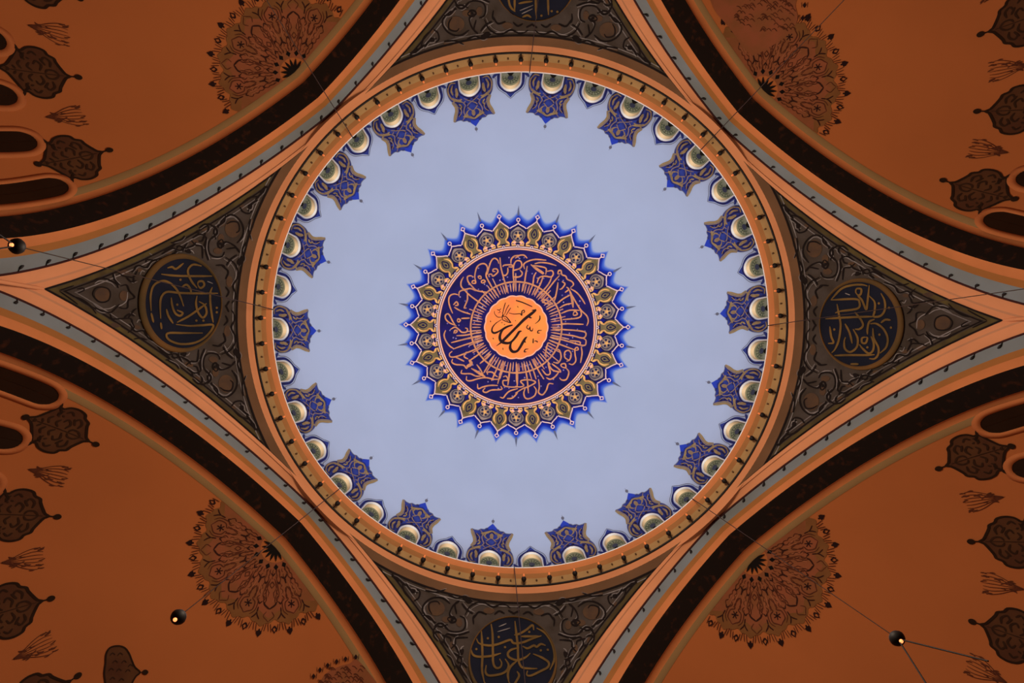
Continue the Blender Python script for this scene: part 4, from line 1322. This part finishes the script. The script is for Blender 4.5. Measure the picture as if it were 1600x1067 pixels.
# central orange disc with black writing
an = np.arange(0, 2 * PI, PI / 120)
sc_r = 48.3 + 1.5 * np.abs(np.cos(an * 9))
bd = np.stack([CC[0] + sc_r * np.cos(an), CC[1] + sc_r * np.sin(an)], -1)
mb = MB(); blob(mb, bd, fp(.11), c=CC, rings=8, smooth=False)
od = mb.build('orange_disc', M['m_orange'], med)
mb = MB(); ribbon(mb, np.vstack([bd, bd[:1]]), 1.9, fp(.125), smooth=False, taper=1); mb.build('pink_edge', M['m_pink'], od)
INK = crop(745, 450, 8.605, [
    [(800, 292, 22), (760, 325, 40), (640, 420, 38), (560, 500, 36), (480, 580, 34), (400, 660, 36), (345, 715, 34), (310, 745, 20), (260, 782, 8)], [(800, 290, 20), (740, 300, 10)], [(742, 402, 8), (715, 395, 24), (700, 370, 18)],
    [(480, 500, 18), (420, 520, 20), (350, 560, 26), (315, 620, 34), (308, 680, 38), (335, 725, 38), (390, 742, 36), (440, 738, 32), (480, 710, 28), (530, 650, 32), (570, 590, 34), (605, 580, 10)],
    [(470, 730, 14), (450, 770, 32), (450, 820, 38), (485, 858, 38), (540, 850, 32), (580, 800, 34), (620, 730, 36), (655, 675, 30), (680, 655, 8)], [(658, 738, 6), (648, 725, 18), (640, 700, 14)],
    [(480, 500, 22), (430, 510, 24), (370, 535, 18), (310, 575, 20), (250, 603, 28), (215, 600, 28), (200, 570, 22), (215, 520, 16), (260, 470, 12), (330, 425, 8)],
    [(345, 430, 12), (340, 390, 14), (350, 350, 8)], [(345, 380, 14), (390, 385, 12), (430, 430, 16), (458, 468, 18)], [(458, 468, 14), (400, 452, 12), (345, 428, 12)], [(365, 400, 6), (400, 430, 10), (420, 445, 6)],
    [(345, 345, 8), (365, 260, 12), (385, 195, 12)], [(370, 360, 8), (400, 280, 10), (432, 225, 12)], [(390, 370, 8), (420, 320, 10), (455, 265, 12)], [(340, 330, 8), (355, 360, 10), (350, 385, 10)],
    [(235, 310, 8), (240, 350, 8), (280, 390, 10), (335, 390, 8)], [(270, 290, 10), (300, 295, 10), (325, 275, 8)], [(285, 335, 8), (312, 322, 8), (300, 300, 8)], [(525, 165, 18), (620, 195, 16), (745, 250, 14)],
    [(430, 335, 10), (500, 350, 10), (580, 345, 12), (603, 365, 18), (605, 315, 14), (635, 298, 14), (640, 325, 12), (610, 335, 8)], [(850, 370, 14), (848, 415, 18), (825, 450, 12), (785, 480, 6)],
    [(690, 495, 14), (670, 530, 14), (700, 555, 14), (715, 520, 10), (720, 570, 16), (745, 575, 14), (757, 540, 8)], [(875, 570, 8), (828, 575, 14), (820, 605, 14), (850, 605, 8)], [(760, 680, 14), (757, 745, 18)], [(775, 715, 10), (800, 715, 14), (820, 730, 18)],
    [(695, 820, 8), (652, 828, 14), (640, 860, 18), (670, 860, 6)], [(545, 240, 10), (555, 262, 10)], [(180, 440, 14), (184, 460, 8)], [(330, 465, 16), (342, 468, 10)], [(365, 490, 16), (378, 492, 10)], [(515, 436, 14), (524, 444, 8)], [(214, 672, 12), (224, 690, 10)], [(350, 805, 8), (350, 832, 14)]])
mb = MB()
for st in INK: ribbon(mb, st, 2, fp(.135), taper=.8, step=.8)
mb.build('black_lettering', M['ink'], od)
tag(med, 'great round calligraphy medallion at the dome crown, navy and gold with orange centre', 'medallion')

# ================================================================== HANGING CABLES AND LAMPS
GLOBE_Z = {'lower right': 22.0, 'lower left': 22.3, 'left': 21.0}
pend_objs = []
for i, ang in enumerate(CABLES):
    nm = SIDES[i]
    zg = GLOBE_Z.get(nm, 22.0)
    x, y = 13.99 * math.cos(ang), 13.99 * math.sin(ang)
    h = empty('hanging_lamp', (x, y, 45.0), ang)
    L = 45.0 - zg
    mb = MB(); mb.tube([(0, 0, .05), (0, 0, -L / 2), (0, 0, -L + .2)], [.022, .017, .013], 6); mb.build('cable', M['wire'], h)
    mb = MB(); mb.lathe([(0, .26), (.04, .25), (.05, .2), (.12, .18), (.19, .09), (.215, 0), (.19, -.09), (.13, -.16), (.07, -.20), (.0, -.21)], (0, 0, -L), 18); mb.build('globe', M['iron'], h)
    mb = MB(); mb.lathe([(0, -.19), (.05, -.2), (.055, -.24), (.03, -.28), (0, -.29)], (0, 0, -L), 10); mb.build('bulb', M['glow'], h)
    for sg in ((1, -1) if nm != 'lower left' else ()):
        mb = MB(); r0 = 13.99
        e = (r0 * math.cos(R_(3.2 * sg)) - r0, r0 * math.sin(R_(3.2 * sg)), -L - 3.2)
        mb.tube([(0, .02 * sg, -L - .12), e], .022, 5); mb.build('stay_wire', M['iron'], h)
    tag(h, {'lower right': 'dark hanging lamp globe with glowing bulb on a long cable, lower right half dome', 'lower left': 'dark hanging lamp globe on a long cable across the lower left half dome',
            'left': 'dark hanging lamp globe glowing near the left edge, on a long thin cable'}.get(nm, 'long thin cable of a hanging lamp crossing the ring at the %s' % nm), 'hanging lamp', 'hanging lamps round the dome')

# ================================================================== LIGHT AND CAMERA
w = bpy.data.worlds.new('World'); scene.world = w; w.use_nodes = True
w.node_tree.nodes['Background'].inputs['Color'].default_value = (1, .75, .55, 1)
w.node_tree.nodes['Background'].inputs['Strength'].default_value = .01


def light(name, kind, loc, power, col, **kw):
    d = bpy.data.lights.new(name, kind); d.energy = power; d.color = col
    for k, v in kw.items(): setattr(d, k, v)
    o = bpy.data.objects.new(name, d); COL.objects.link(o); o.location = loc
    return o


light('hall_glow', 'POINT', (0, 0, 29.5), 11000, (1, .79, .575), shadow_soft_size=2.5)
for k, a in ARCH.items():
    light('half_dome_fill', 'POINT', (17.5 * math.cos(a), 17.5 * math.sin(a), 34.5), 330, (1, .79, .575), shadow_soft_size=1.5)  # unseen fill lights added to brighten the half-dome crowns
s_ = light('dome_fill_spot', 'SPOT', (0, 0, 8), 64000, (.76, .87, 1), shadow_soft_size=1.0, spot_size=2 * math.atan(14.02 / 37.0), spot_blend=.12)  # unseen spot added on the axis in place of cove lights behind the cornice
s_.rotation_euler = (PI, 0, 0)

cam_d = bpy.data.cameras.new('camera'); cam = bpy.data.objects.new('camera', cam_d); COL.objects.link(cam)
from mathutils import Matrix
m3 = Matrix(((E1[0], -E2[0], -E3[0]), (E1[1], -E2[1], -E3[1]), (E1[2], -E2[2], -E3[2])))
cam.matrix_world = Matrix.Translation(CAM.tolist()) @ m3.to_4x4()
cam_d.sensor_width = 36; cam_d.lens = F / 1600 * 36; cam_d.clip_end = 300
scene.camera = cam
scene.view_settings.view_transform = 'Standard'
scene.view_settings.look = 'None'
scene.cycles.use_denoising = True
scene.cycles.max_bounces = 5
